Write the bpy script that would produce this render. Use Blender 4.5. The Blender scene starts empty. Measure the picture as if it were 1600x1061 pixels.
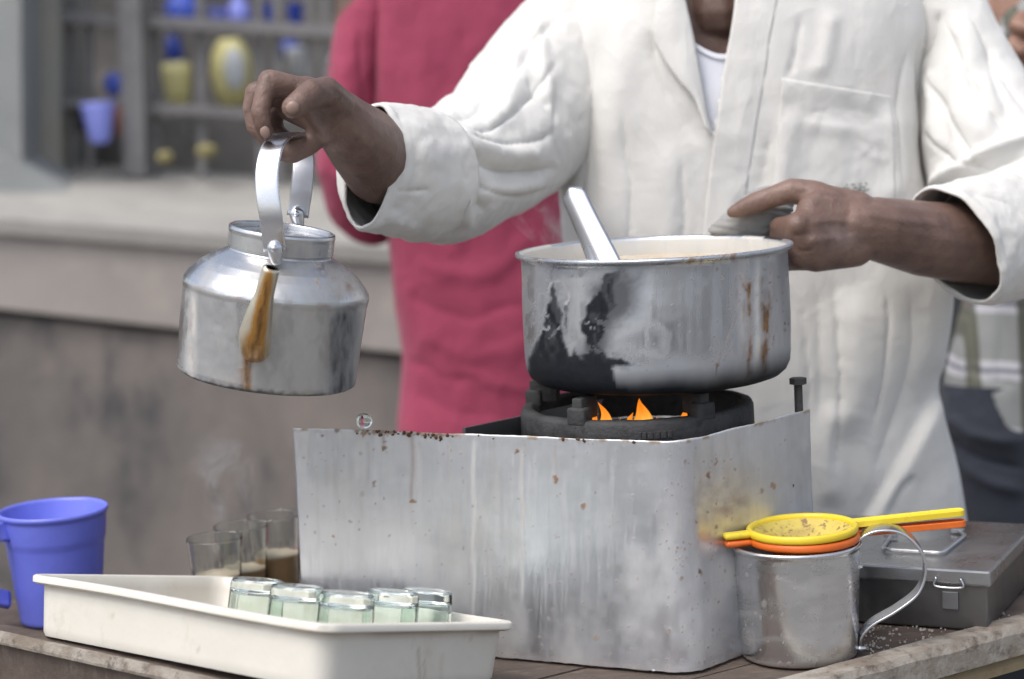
import bpy, bmesh, math, random
import numpy as np
from mathutils import Vector, Matrix
from mathutils.bvhtree import BVHTree

random.seed(7)
RNG = np.random.default_rng(7)
R = math.radians
SC = bpy.context.scene
COL = SC.collection

# ------------------------------------------------------------------ camera
FPX, IW, IH = 3200.0, 1600.0, 1061.0
PITCH, ROLL = R(7.2), R(2.7)
CAM = np.array([0.0, 0.0, 1.25])
_f = np.array([0, math.cos(PITCH), -math.sin(PITCH)])
_r0 = np.array([1.0, 0, 0])
_u0 = np.cross(_r0, _f)
_r = math.cos(ROLL) * _r0 - math.sin(ROLL) * _u0
_u = math.sin(ROLL) * _r0 + math.cos(ROLL) * _u0
cd = bpy.data.cameras.new('camera')
cam = bpy.data.objects.new('camera', cd)
COL.objects.link(cam)
cd.sensor_width = 36.0
cd.lens = 36.0 * FPX / IW
cd.clip_start = 0.05
cd.clip_end = 500
M = Matrix(((_r[0], _u[0], -_f[0], CAM[0]), (_r[1], _u[1], -_f[1], CAM[1]), (_r[2], _u[2], -_f[2], CAM[2]), (0, 0, 0, 1)))
cam.matrix_world = M
cd.dof.use_dof = True
cd.dof.focus_distance = 1.93
cd.dof.aperture_fstop = 3.5
SC.camera = cam

# ------------------------------------------------------------------ sky, sun, exposure
SUN_EL, SUN_AZ = R(60), R(226)      # the light comes from high on the left, a little from the camera's side
w = bpy.data.worlds.new('World')
SC.world = w
w.use_nodes = True
nt = w.node_tree
sky = nt.nodes.new('ShaderNodeTexSky')
sky.sky_type = 'NISHITA'
sky.sun_disc = False
sky.sun_elevation = SUN_EL
sky.sun_rotation = SUN_AZ
sky.air_density = 1.0
sky.dust_density = 4.0
sky.ozone_density = 1.0
hs = nt.nodes.new('ShaderNodeHueSaturation')
hs.inputs['Saturation'].default_value = 0.6
bg = nt.nodes['Background']
nt.links.new(sky.outputs[0], hs.inputs['Color'])
nt.links.new(hs.outputs[0], bg.inputs['Color'])
bg.inputs['Strength'].default_value = 0.15
sd = bpy.data.lights.new('sun', 'SUN')
sun = bpy.data.objects.new('sun', sd)
COL.objects.link(sun)
sd.energy = 0.95
sd.angle = R(36)
sd.color = (1.0, 0.975, 0.94)
_sv = Vector((math.sin(SUN_AZ) * math.cos(SUN_EL), math.cos(SUN_AZ) * math.cos(SUN_EL), math.sin(SUN_EL)))
sun.rotation_euler = _sv.to_track_quat('Z', 'Y').to_euler()
SC.view_settings.view_transform = 'Standard'
SC.view_settings.look = 'None'
SC.view_settings.exposure = 0.68
SC.view_settings.gamma = 1.0
SC.render.engine = 'CYCLES'
SC.cycles.use_denoising = True
SC.cycles.max_bounces = 12
SC.cycles.transmission_bounces = 12
SC.cycles.transparent_max_bounces = 12
SC.cycles.caustics_refractive = True
SC.cycles.sample_clamp_indirect = 6.0

# ------------------------------------------------------------------ geometry helpers
def ray(px, py):
    return _f + _r * ((px - IW / 2) / FPX) + _u * ((IH / 2 - py) / FPX)
def at(px, py, Y):
    v = ray(px, py)
    return CAM + v * (Y / v[1])
def atz(px, py, z):
    v = ray(px, py)
    return CAM + v * ((z - CAM[2]) / v[2])
def proj(P):
    q = np.asarray(P, float) - CAM
    d = q @ _f
    return np.stack([IW / 2 + FPX * (q @ _r) / d, IH / 2 - FPX * (q @ _u) / d], -1)
def V(*a): return np.array(a, float)
def unit(v):
    v = np.asarray(v, float)
    return v / (np.linalg.norm(v) + 1e-12)

def hash3(ix, iy, iz, seed=0):
    n = (ix.astype(np.int64) * 374761393 + iy.astype(np.int64) * 668265263 + iz.astype(np.int64) * 2147483647 + seed * 974711) & 0xffffffff
    n = ((n ^ (n >> 13)) * 1274126177) & 0xffffffff
    n = ((n ^ (n >> 16)) * 2246822519) & 0xffffffff
    return ((n ^ (n >> 15)) & 0xffff) / 65535.0 * 2 - 1
def vnoise(P, seed=0):
    P = np.asarray(P, float)
    if P.shape[-1] == 2:
        P = np.concatenate([P, np.zeros(P.shape[:-1] + (1,))], -1)
    i = np.floor(P); f = P - i; i = i.astype(np.int64)
    f = f * f * f * (f * (f * 6 - 15) + 10)
    o = 0
    for dx in (0, 1):
        for dy in (0, 1):
            for dz in (0, 1):
                wgt = (f[..., 0] if dx else 1 - f[..., 0]) * (f[..., 1] if dy else 1 - f[..., 1]) * (f[..., 2] if dz else 1 - f[..., 2])
                o = o + wgt * hash3(i[..., 0] + dx, i[..., 1] + dy, i[..., 2] + dz, seed)
    return o
def fbm(P, seed=0, oct=4):
    P = np.asarray(P, float)
    s, a = 0, 1.0
    for k in range(oct):
        s = s + a * vnoise(P * 2 ** k + 17.3 * k, seed + k); a *= 0.5
    return s / 1.9
def sstep(a, b, x):
    t = np.clip((x - a) / (b - a + 1e-12), 0, 1)
    return t * t * (3 - 2 * t)
def dist_poly(Q, poly):
    """distance of points to an open polyline, plus the position 0..1 along it and the side"""
    Q = np.asarray(Q, float); poly = np.asarray(poly, float)
    best = np.full(len(Q), 1e9); tt = np.zeros(len(Q)); side = np.zeros(len(Q))
    L = np.r_[0, np.cumsum(np.linalg.norm(np.diff(poly, axis=0), axis=1))]
    for k in range(len(poly) - 1):
        a, b = poly[k], poly[k + 1]
        ab = b - a
        t = np.clip(((Q - a) @ ab) / (ab @ ab + 1e-12), 0, 1)
        d = Q - (a + t[:, None] * ab)
        dd = np.linalg.norm(d, axis=1)
        m = dd < best
        best = np.where(m, dd, best)
        tt = np.where(m, (L[k] + t * (L[k + 1] - L[k])) / L[-1], tt)
        side = np.where(m, np.sign(ab[0] * (Q - a)[:, 1] - ab[1] * (Q - a)[:, 0]), side)
    return best, tt, side
def in_poly(Q, poly):
    """signed distance, positive inside a closed polygon"""
    poly = np.asarray(poly, float)
    d, _, _ = dist_poly(Q, np.r_[poly, poly[:1]])
    ins = np.zeros(len(Q), bool)
    j = len(poly) - 1
    for i in range(len(poly)):
        xi, yi = poly[i]; xj, yj = poly[j]
        c = ((yi > Q[:, 1]) != (yj > Q[:, 1])) & (Q[:, 0] < (xj - xi) * (Q[:, 1] - yi) / (yj - yi + 1e-12) + xi)
        ins ^= c; j = i
    return np.where(ins, d, -d)
def spline(P, n):
    P = np.asarray(P, float)
    if len(P) == 2:
        t = np.linspace(0, 1, n)[:, None]
        return P[0] * (1 - t) + P[1] * t
    Q = np.vstack([2 * P[0] - P[1], P, 2 * P[-1] - P[-2]])
    u = np.linspace(0, len(P) - 1 - 1e-9, n)
    i = u.astype(int); t = (u - i)[:, None]
    a, b, c, d = Q[i], Q[i + 1], Q[i + 2], Q[i + 3]
    return 0.5 * (2 * b + (c - a) * t + (2 * a - 5 * b + 4 * c - d) * t ** 2 + (3 * b - a - 3 * c + d) * t ** 3)
def creases(Q, lst, jitter=0.0, seed=3):
    """sum of fold profiles given as (polyline, width, height, kind)"""
    Q = np.asarray(Q, float)
    if jitter:
        Q = Q + jitter * np.stack([fbm(Q / 60, seed), fbm(Q / 60, seed + 9)], -1)
    o = np.zeros(len(Q))
    for poly, wd, amp, kind in lst:
        d, t, s = dist_poly(Q, spline(poly, 24) if len(poly) > 2 else poly)
        fade = sstep(0, .22, t) * sstep(1, .78, t) if kind[0] != 'x' else 1.0
        if 'step' in kind:
            o += amp * np.tanh(s * d / wd) * np.exp(-(d / (wd * 6)) ** 2) * fade
        elif amp < 0:
            o += amp * np.exp(-d / (wd * .75)) * fade          # pinched crease
        else:
            o += amp * np.exp(-(d / wd) ** 2) * fade
    return o

# ------------------------------------------------------------------ object helpers
def mk(name, verts, faces, mat, parent=None, base=None, smooth=True, attrs=None, kind=None):
    verts = np.asarray(verts, float)
    me = bpy.data.meshes.new(name)
    off = np.zeros(3) if base is None else np.asarray(base, float)
    me.from_pydata((verts - off).tolist(), [], [tuple(int(i) for i in f) for f in faces])
    if smooth:
        me.polygons.foreach_set('use_smooth', [True] * len(me.polygons))
    if attrs:
        for k, v in attrs.items():
            a = me.attributes.new(k, 'FLOAT', 'POINT')
            a.data.foreach_set('value', np.asarray(v, np.float32))
    me.update()
    o = bpy.data.objects.new(name, me)
    COL.objects.link(o)
    if mat: me.materials.append(mat)
    if parent is not None:
        o.parent = parent
        o.location = Vector(off - np.array(parent_base(parent)))
    else:
        o.location = Vector(off)
    if kind: o['kind'] = kind
    return o
def parent_base(p):
    s = np.zeros(3)
    while p is not None:
        s += np.array(p.location); p = p.parent
    return s
def root(name, base, label, cat, group=None):
    o = bpy.data.objects.new(name, None)
    COL.objects.link(o)
    o.empty_display_size = 0.05
    o.location = Vector(base)
    o['label'] = label; o['category'] = cat
    if group: o['group'] = group
    return o
def tag(o, label, cat, group=None):
    o['label'] = label; o['category'] = cat
    if group: o['group'] = group
    return o
def grid_faces(nu, nv, wrap=False):
    """rows of nv points, nu rows; wrap closes each row"""
    f = []
    m = nv if wrap else nv - 1
    for i in range(nu - 1):
        a, b = i * nv, (i + 1) * nv
        for j in range(m):
            k = (j + 1) % nv
            f.append((a + j, a + k, b + k, b + j))
    return f
def lathe(profile, n=64, c=(0, 0, 0)):
    pr = np.asarray(profile, float)
    th = np.linspace(0, 2 * math.pi, n, endpoint=False)
    v = np.stack([pr[:, None, 0] * np.cos(th), pr[:, None, 0] * np.sin(th), np.repeat(pr[:, 1][:, None], n, 1)], -1)
    fs = grid_faces(len(pr), n, True)
    vol = ((pr[1:, 0] + pr[:-1, 0]) ** 2 * np.diff(pr[:, 1])).sum()
    if vol < 0: fs = [q[::-1] for q in fs]          # faces always look outwards
    return v.reshape(-1, 3) + np.asarray(c, float), fs
def dens(pr, tip=.0009):
    """add supporting points beside every corner of a profile"""
    pr = np.asarray(pr, float); out = [pr[0]]
    for a, b in zip(pr[:-1], pr[1:]):
        L = np.linalg.norm(b - a)
        if L > 3 * tip:
            k = max(2, int(L / .0035))
            ts = sorted(set([tip / L, 1 - tip / L] + list(np.linspace(0, 1, k + 1)[1:-1])))
            out += [a + (b - a) * t for t in ts]
        out.append(b)
    return np.array(out)
def frames(P):
    T = np.gradient(P, axis=0)
    T /= np.linalg.norm(T, axis=1)[:, None] + 1e-12
    up = np.array([0, 0, 1.0]) if abs(T[0][2]) < .9 else np.array([1.0, 0, 0])
    N = [unit(up - T[0] * (up @ T[0]))]
    for i in range(1, len(P)):
        n = N[-1] - T[i] * (N[-1] @ T[i]); N.append(unit(n))
    N = np.array(N)
    return T, N, np.cross(T, N)
def tube(path, rad, n=12, steps=None, flat=None, nrm=None, cap=True):
    """a tube along a smooth path; flat=(w,h) makes a strap"""
    P = np.asarray(path, float)
    if steps: P = spline(P, steps)
    k = len(P)
    rad = np.interp(np.linspace(0, 1, k), np.linspace(0, 1, len(np.atleast_1d(rad))), np.atleast_1d(rad)) if not np.isscalar(rad) else np.full(k, rad)
    T, N, B = frames(P)
    if nrm is not None:
        N = np.array([unit(np.asarray(nrm) - t * (np.asarray(nrm) @ t)) for t in T]); B = np.cross(T, N)
    th = np.linspace(0, 2 * math.pi, n, endpoint=False)
    c, s = np.cos(th), np.sin(th)
    if flat:
        e = 0.35
        c = np.sign(c) * np.abs(c) ** e * flat[0]; s = np.sign(s) * np.abs(s) ** e * flat[1]
        rad = np.ones(k)
    v = P[:, None, :] + rad[:, None, None] * (c[None, :, None] * N[:, None, :] + s[None, :, None] * B[:, None, :])
    v = v.reshape(-1, 3)
    f = grid_faces(k, n, True)
    if cap:
        f = f + [tuple(range(n - 1, -1, -1)), tuple(range((k - 1) * n, k * n))]
    return v, f
def join(*parts):
    vs, fs, o = [], [], 0
    for v, f in parts:
        vs.append(np.asarray(v, float)); fs += [tuple(i + o for i in q) for q in f]; o += len(v)
    return np.vstack(vs), fs
def box(c, s, rz=0.0, M3=None, bevel=0.0):
    bm = bmesh.new()
    bmesh.ops.create_cube(bm, size=1)
    for v in bm.verts: v.co = Vector((v.co.x * s[0], v.co.y * s[1], v.co.z * s[2]))
    if bevel:
        bmesh.ops.bevel(bm, geom=bm.edges[:], offset=bevel, segments=2, affect='EDGES', profile=.6)
    vs = np.array([v.co[:] for v in bm.verts])
    bm.verts.index_update()
    fs = [tuple(v.index for v in f.verts) for f in bm.faces]
    bm.free()
    if M3 is None:
        M3 = np.array([[math.cos(rz), -math.sin(rz), 0], [math.sin(rz), math.cos(rz), 0], [0, 0, 1]])
    return vs @ np.asarray(M3).T + np.asarray(c, float), fs
def sphere_pts(c, r, n=10, m=7):
    ph = np.linspace(0, math.pi, m)
    th = np.linspace(0, 2 * math.pi, n, endpoint=False)
    p = np.stack([np.sin(ph)[:, None] * np.cos(th), np.sin(ph)[:, None] * np.sin(th), np.repeat(np.cos(ph)[:, None], n, 1)], -1).reshape(-1, 3)
    return p * r + np.asarray(c, float)
def hull(spheres, n=12, m=9):
    bm = bmesh.new()
    for c, r in spheres:
        for p in sphere_pts(c, r, n, m): bm.verts.new(p)
    bmesh.ops.remove_doubles(bm, verts=bm.verts[:], dist=1e-5)
    res = bmesh.ops.convex_hull(bm, input=bm.verts[:])
    junk = [g for g in res['geom_interior'] if isinstance(g, bmesh.types.BMVert)]
    bmesh.ops.delete(bm, geom=junk, context='VERTS')
    bm.verts.index_update()
    vs = np.array([v.co[:] for v in bm.verts]); fs = [tuple(v.index for v in f.verts) for f in bm.faces]
    bm.free()
    return vs, fs
def chain(pts):
    """tapered limb through (point, radius) joints"""
    return [hull([pts[i], pts[i + 1]]) for i in range(len(pts) - 1)]
def organic(name, parts, voxel, smooth_it, mat, parent, base):
    """melt overlapping pieces into one continuous skin"""
    v, f = join(*parts)
    o = mk(name, v, f, None, None, base)
    m = o.modifiers.new('r', 'REMESH'); m.mode = 'VOXEL'; m.voxel_size = voxel; m.use_smooth_shade = True
    s = o.modifiers.new('s', 'SMOOTH'); s.factor = .5; s.iterations = smooth_it
    dg = bpy.context.evaluated_depsgraph_get()
    me = bpy.data.meshes.new_from_object(o.evaluated_get(dg))
    old = o.data
    o.modifiers.clear(); o.data = me; bpy.data.meshes.remove(old)
    me.name = name
    me.materials.clear(); me.materials.append(mat)
    me.polygons.foreach_set('use_smooth', [True] * len(me.polygons))
    if parent is not None:
        o.parent = parent
        o.location = Vector(np.asarray(base) - parent_base(parent))
    return o
def vnormals(v, f):
    v = np.asarray(v)
    q = np.array([(a[0], a[1], a[2], a[3] if len(a) > 3 else a[2]) for a in f])
    n = np.cross(v[q[:, 2]] - v[q[:, 0]], v[q[:, 3]] - v[q[:, 1]])
    out = np.zeros_like(v)
    for k in range(4): np.add.at(out, q[:, k], n)
    return out / (np.linalg.norm(out, axis=1)[:, None] + 1e-12)

# ------------------------------------------------------------------ materials
class NT:
    def __init__(s, name):
        s.m = bpy.data.materials.new(name); s.m.use_nodes = True
        s.t = s.m.node_tree; s.b = s.t.nodes['Principled BSDF']
        s.out = s.t.nodes['Material Output']
        s.co = None
    def n(s, typ, ins=None, **kw):
        nd = s.t.nodes.new(typ)
        for k, v in kw.items(): setattr(nd, k, v)
        for k, v in (ins or {}).items(): s.set(nd.inputs[k], v)
        return nd
    def set(s, sock, v):
        if isinstance(v, bpy.types.NodeSocket): s.t.links.new(v, sock)
        elif isinstance(v, bpy.types.Node): s.t.links.new(v.outputs[0], sock)
        else:
            if isinstance(v, (tuple, list)) and len(v) == 3 and sock.type == 'RGBA': v = (*v, 1)
            sock.default_value = v
    def coord(s, scale=(1, 1, 1), rot=(0, 0, 0)):
        if s.co is None: s.co = s.n('ShaderNodeTexCoord').outputs['Object']
        return s.n('ShaderNodeMapping', {'Vector': s.co, 'Scale': scale, 'Rotation': rot}).outputs[0]
    def noise(s, scale, detail=4, rough=.55, map=(1, 1, 1), dist=0.0):
        return s.n('ShaderNodeTexNoise', {'Vector': s.coord(map), 'Scale': scale, 'Detail': detail, 'Roughness': rough, 'Distortion': dist}).outputs['Fac']
    def ramp(s, fac, a, b):
        return s.n('ShaderNodeMapRange', {'Value': fac, 'From Min': a, 'From Max': b, 'To Min': 0.0, 'To Max': 1.0}, interpolation_type='SMOOTHSTEP').outputs[0]
    def mix(s, fac, a, b, mode='MIX'):
        nd = s.n('ShaderNodeMix', data_type='RGBA', blend_type=mode)
        s.set(nd.inputs[0], fac); s.set(nd.inputs[6], a); s.set(nd.inputs[7], b)
        return nd.outputs[2]
    def fmix(s, fac, a, b):
        nd = s.n('ShaderNodeMix', data_type='FLOAT')
        s.set(nd.inputs[0], fac); s.set(nd.inputs[2], a); s.set(nd.inputs[3], b)
        return nd.outputs[0]
    def math(s, op, a, b=0.0):
        nd = s.n('ShaderNodeMath', operation=op); s.set(nd.inputs[0], a); s.set(nd.inputs[1], b)
        return nd.outputs[0]
    def attr(s, name):
        return s.n('ShaderNodeAttribute', attribute_name=name).outputs['Fac']
    def bump(s, h, dist, strength=1.0, prev=None):
        nd = s.n('ShaderNodeBump', {'Height': h, 'Distance': dist, 'Strength': strength})
        if prev is not None: s.set(nd.inputs['Normal'], prev)
        return nd.outputs[0]
    def P(s, **kw):
        for k, v in kw.items(): s.set(s.b.inputs[k.replace('_', ' ')], v)
        return s

def m_metal(name, base=(.62, .63, .65), rough=(.28, .5), stretch=(1, 1, 1), dirt=(.32, .26, .16), dirt_amt=.35, soot_and_dark=True, scratch=True, metal=1.0):
    n = NT(name)
    a = n.noise(9, 5, .6, stretch)
    b = n.noise(60, 4, .6, stretch)
    col = n.mix(n.ramp(a, .35, .7), base, tuple(x * .78 for x in base))
    col = n.mix(n.math('MULTIPLY', n.ramp(b, .5, .8), .35), col, tuple(min(1, x * 1.12) for x in base))
    film = n.ramp(n.noise(4.5, 6, .65, stretch), .5, .78)
    met = n.fmix(n.math('MULTIPLY', film, dirt_amt), metal, .25)
    col = n.mix(n.math('MULTIPLY', film, dirt_amt), col, dirt)
    rg = n.fmix(n.ramp(a, .3, .75), rough[0], rough[1])
    if soot_and_dark:
        st = n.attr('stain'); so = n.attr('soot_and_dark'); pa = n.attr('pale')
        grain = n.noise(140, 3, .6)
        stn = n.mix(n.ramp(grain, .3, .7), (.23, .115, .035), (.10, .045, .015))
        col = n.mix(st, col, stn)
        col = n.mix(pa, col, (.58, .56, .51))
        col = n.mix(so, col, n.mix(grain, (.008, .009, .012), (.022, .024, .03)))
        met = n.math('MULTIPLY', met, n.math('SUBTRACT', 1.0, n.math('MINIMUM', n.math('ADD', n.math('ADD', st, so), pa), 1.0)))
        rg = n.fmix(so, n.fmix(pa, n.fmix(st, rg, .45), .6), .62)
    nrm = n.bump(n.noise(7, 2, .5), .003, .3)
    nrm = n.bump(n.noise(220, 3, .6, stretch), .0002, .25, nrm)
    if soot_and_dark:
        nrm = n.bump(n.attr('stain'), .0003, .35, nrm)
    n.P(Base_Color=col, Metallic=met, Roughness=rg, Normal=nrm)
    if soot_and_dark: n.P(**{'Specular_IOR_Level': n.fmix(so, .5, .12)})
    return n.m
def m_cloth(name, c1, c2, weave=1400, rough=.85, sheen=.15, dirt=None, dirt_fac=.0, wr=0.0):
    n = NT(name)
    a = n.noise(7, 5, .6)
    col = n.mix(n.ramp(a, .3, .7), c1, c2)
    if dirt is not None:
        col = n.mix(n.math('MULTIPLY', n.ramp(n.noise(5.5, 6, .7), .48, .8), dirt_fac), col, dirt)
    col = n.mix(n.math('MULTIPLY', n.noise(weave / 3, 2, .5), .12), col, tuple(x * .6 for x in c1))
    nr = n.bump(n.noise(22, 5, .6, (1, 1, .5), .6), .007, .35)
    if wr:
        for sc_, dst, mp in ((7.5, wr, (1.3, 1.3, .8)), (17, wr * .3, (1, 1, 1.2))):
            rn = n.n('ShaderNodeTexNoise', {'Vector': n.coord(mp), 'Scale': sc_, 'Detail': 2.0, 'Roughness': .4, 'Distortion': .5}).outputs['Fac']
            rd = n.math('SUBTRACT', 1.0, n.math('MULTIPLY', n.math('ABSOLUTE', n.math('SUBTRACT', rn, .5)), 7.0))
            rd = n.math('MAXIMUM', rd, 0.0)
            nr = n.bump(rd, dst, .55, nr)
    nr = n.bump(n.noise(weave, 2, .6), .0003, .3, nr)
    n.P(Base_Color=col, Roughness=rough, Normal=nr)
    n.P(**{'Sheen_Weight': sheen})
    return n.m
def m_skin(name, c1, c2, c3):
    n = NT(name)
    a = n.noise(14, 5, .6)
    col = n.mix(n.ramp(a, .3, .7), c1, c2)
    col = n.mix(n.math('MULTIPLY', n.ramp(n.noise(45, 4, .6), .45, .75), .5), col, c3)
    nr = n.bump(n.noise(85, 5, .7, (1, 1, 1), 1.2), .0034, .4)
    nr = n.bump(n.n('ShaderNodeTexVoronoi', {'Vector': n.coord(), 'Scale': 480.0}).outputs['Distance'], .0005, .35, nr)
    n.P(Base_Color=col, Roughness=n.fmix(n.noise(60), .34, .55), Normal=nr)
    return n.m
def m_plastic(name, c1, c2, rough=.4, sub=.0, dirt=None, bump=.0015):
    n = NT(name)
    col = n.mix(n.ramp(n.noise(12, 5, .6), .3, .7), c1, c2)
    if dirt is not None:
        col = n.mix(n.math('MULTIPLY', n.ramp(n.noise(30, 6, .7, (1, 1, .5)), .55, .8), .5), col, dirt)
        st = n.attr('stain')
        col = n.mix(st, col, (.24, .15, .07))
    n.P(Base_Color=col, Roughness=n.fmix(n.noise(40), rough * .8, rough * 1.3), Normal=n.bump(n.noise(90, 3), bump, .2))
    if sub: n.P(**{'Subsurface_Weight': sub, 'Subsurface_Radius': (.01, .01, .01)})
    return n.m
def m_rough(name, c1, c2, c3, scale=4, bump=.01, rough=.9, stretch=(1, 1, 1), fine=60):
    n = NT(name)
    a = n.noise(scale, 7, .65, stretch, .3)
    col = n.mix(n.ramp(a, .35, .65), c1, c2)
    col = n.mix(n.ramp(n.noise(scale * 2.7, 6, .7, stretch), .5, .72), col, c3)
    col = n.mix(n.math('MULTIPLY', n.noise(fine, 4, .7, stretch), .35), col, tuple(x * .5 for x in c1))
    nr = n.bump(n.noise(fine, 6, .7, stretch), bump, .6)
    n.P(Base_Color=col, Roughness=rough, Normal=nr)
    return n.m
def m_flat(name, c, rough=.6, metal=0.0):
    n = NT(name)
    col = n.mix(n.noise(20, 4), tuple(x * .85 for x in c), tuple(min(1, x * 1.12) for x in c))
    n.P(Base_Color=col, Roughness=rough, Metallic=metal, Normal=n.bump(n.noise(120, 3), .001, .2))
    return n.m
def m_glass(name, tint=(.93, .98, .95), rough=.02):
    n = NT(name)
    n.P(Base_Color=tint, Roughness=rough, IOR=1.5, Normal=n.bump(n.noise(60, 2), .001, .25))
    n.P(**{'Transmission_Weight': 1.0})
    return n.m

ALU = m_metal('aluminium_pot', (.66, .69, .74), (.13, .32), (1, 1, .25), dirt_amt=.22)
ALUK = m_metal('aluminium_kettle', (.66, .67, .685), (.20, .38), (1, 1, .4), dirt=(.36, .31, .19), dirt_amt=.5)
ALUM = m_metal('aluminium_mug', (.72, .73, .74), (.17, .33), (1, 1, 4), dirt=(.42, .38, .26), dirt_amt=.5)
ALUP = m_metal('bare_aluminium', (.72, .73, .76), (.22, .36), (1, 1, 1), dirt_amt=.12, soot_and_dark=False)
SHEET = m_metal('sheet_metal', (.74, .76, .80), (.30, .48), (1, 1, .3), dirt=(.52, .46, .36), dirt_amt=.42)
STEEL = m_metal('dull_steel', (.36, .37, .39), (.35, .55), (1, 1, 1), dirt=(.20, .17, .13), dirt_amt=.4, soot_and_dark=False)
BOXM = m_metal('box_steel', (.20, .20, .205), (.28, .5), (1, 1, 1), dirt=(.16, .14, .11), dirt_amt=.6, soot_and_dark=False)
IRON = m_rough('cast_iron', (.035, .035, .037), (.06, .06, .062), (.02, .019, .018), 30, .004, .75)
DARKIN = m_rough('sooty_inside', (.012, .012, .012), (.02, .019, .018), (.008, .008, .008), 20, .003, .9)
SHIRT = m_cloth('white_cotton', (.68, .67, .64), (.63, .62, .595), dirt=(.50, .45, .37), dirt_fac=.42, wr=.0021)
VEST = m_cloth('white_vest', (.78, .80, .86), (.74, .76, .83))
PINK = m_cloth('magenta_jersey', (.31, .040, .088), (.25, .029, .068), weave=1100, sheen=.1, wr=.002)
JEANS = m_cloth('dark_denim', (.028, .034, .05), (.018, .022, .034), weave=900)
TROUSER = m_cloth('grey_trouser', (.10, .10, .11), (.08, .08, .09))
RAG = m_cloth('grey_rag', (.30, .30, .29), (.21, .21, .205), weave=500, dirt=(.08, .075, .07), dirt_fac=.5)
SKIN = m_skin('brown_skin', (.190, .118, .092), (.120, .070, .054), (.062, .036, .029))
SKINP = m_skin('brown_skin_warm', (.30, .17, .12), (.24, .13, .09), (.18, .09, .06))
NAIL = m_plastic('nail', (.27, .18, .145), (.23, .15, .12), .35)
HAIR = m_flat('black_hair', (.012, .011, .010), .5)
WHITEP = m_plastic('ivory_plastic', (.66, .635, .575), (.61, .585, .52), .38, .05, dirt=(.42, .36, .26))
BLUEP = m_plastic('blue_plastic', (.15, .18, .68), (.13, .155, .61), .36, .05)
YELP = m_plastic('yellow_plastic', (.78, .60, .035), (.70, .52, .03), .38, .05, dirt=(.25, .16, .03))
ORAP = m_plastic('orange_plastic', (.72, .16, .02), (.62, .12, .015), .4, .05)
GLASS = m_glass('green_tinted_glass', (.89, .965, .925))
GLASSC = m_glass('clear_glass', (.95, .97, .95))
TEA = m_plastic('milky_tea', (.50, .31, .15), (.44, .265, .12), .25)
FOAM = m_rough('tea_foam', (.60, .52, .40), (.50, .41, .29), (.70, .64, .54), 30, .002, .6)
WOOD = m_rough('weathered_wood', (.115, .085, .068), (.075, .055, .045), (.16, .13, .105), 9, .004, .8, (1, 3, 1), 120)
WOODW = m_rough('flaked_white_paint_wood', (.36, .33, .285), (.19, .15, .115), (.075, .055, .043), 24, .006, .85, (1, 1, 1), 150)
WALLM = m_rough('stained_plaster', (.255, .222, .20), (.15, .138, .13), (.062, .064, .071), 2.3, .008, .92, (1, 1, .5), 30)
COPING = m_rough('cement_coping', (.39, .375, .345), (.30, .29, .27), (.45, .43, .40), 2.5, .006, .9)
PILLARM = m_rough('pale_plaster', (.40, .385, .32), (.33, .325, .29), (.26, .265, .25), 2, .006, .9)
GREYP = m_rough('grey_plaster', (.31, .325, .32), (.25, .26, .255), (.36, .36, .345), 2, .006, .9)
RAIL = m_rough('dusty_iron_rail', (.22, .215, .215), (.17, .167, .17), (.27, .26, .25), 9, .003, .7)
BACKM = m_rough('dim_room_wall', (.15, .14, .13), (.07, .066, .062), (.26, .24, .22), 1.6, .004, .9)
GROUND = m_rough('dusty_paving', (.25, .24, .225), (.20, .19, .18), (.29, .275, .255), 3, .01, .95)

# ------------------------------------------------------------------ setting
ZT = 0.695                                   # height of the cart top
gv, gf = box((0, 10, -0.05), (200, 200, 0.1))
g = mk('ground', gv, gf, GROUND, None, (0, 10, -.1), smooth=False)
g['kind'] = 'structure'

UNSEEN_ROAD = m_rough('unseen_asphalt', (.062, .062, .064), (.045, .045, .047), (.085, .083, .08), 3, .008, .9)  # unseen asphalt strip, added so the pot and kettle mirror darker ground
rd_ = mk('unseen_road', *box((0, -6.0, -.021), (200, 8.0, .05)), UNSEEN_ROAD, None, (0, -6, 0), smooth=False)
rd_['kind'] = 'structure'
for yk in (-1.86, -10.14):
    kb_ = mk('kerb', *box((0, yk, .055), (200, .28, .13), 0, None, .012), COPING, None, (0, yk, 0), smooth=False)
    kb_['kind'] = 'structure'

# low boundary wall with a sloping cement coping, running down the street
YW = 4.5
def quad_prism(a, b, c, d, depth):
    """front quad a b c d (ccw seen from the camera) pushed back by depth"""
    q = np.array([a, b, c, d], float)
    k = q + np.array([0, depth, 0])
    return np.vstack([q, k]), [(0, 1, 2, 3), (7, 6, 5, 4), (0, 4, 5, 1), (1, 5, 6, 2), (2, 6, 7, 3), (3, 7, 4, 0)]
def rowz(px0, py0, px1, py1, Y):
    """z at the scene's left and right ends of a line seen through two pixels"""
    a, b = at(px0, py0, Y), at(px1, py1, Y)
    s = (b[2] - a[2]) / (b[0] - a[0])
    return lambda x: a[2] + s * (x - a[0])
XL, XR = -3.0, 3.0
z_top = rowz(0, 340, 620, 388, YW)
z_mid = rowz(0, 488, 620, 556, YW)
wall = root('boundary_wall', (0, YW, 0), 'low stained plaster boundary wall with a pale cement coping, below the iron grille', 'wall')
def slab(zl0, zl1, Y, dep, x0=XL, x1=XR):
    return quad_prism((x0, Y, zl0(x0)), (x1, Y, zl0(x1)), (x1, Y, zl1(x1)), (x0, Y, zl1(x0)), dep)
v, f = slab(lambda x: 0.0, lambda x: z_mid(x) - .012, YW + .03, .5); mk('lower_wall', v, f, WALLM, wall, (0, YW, 0), False)
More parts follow.
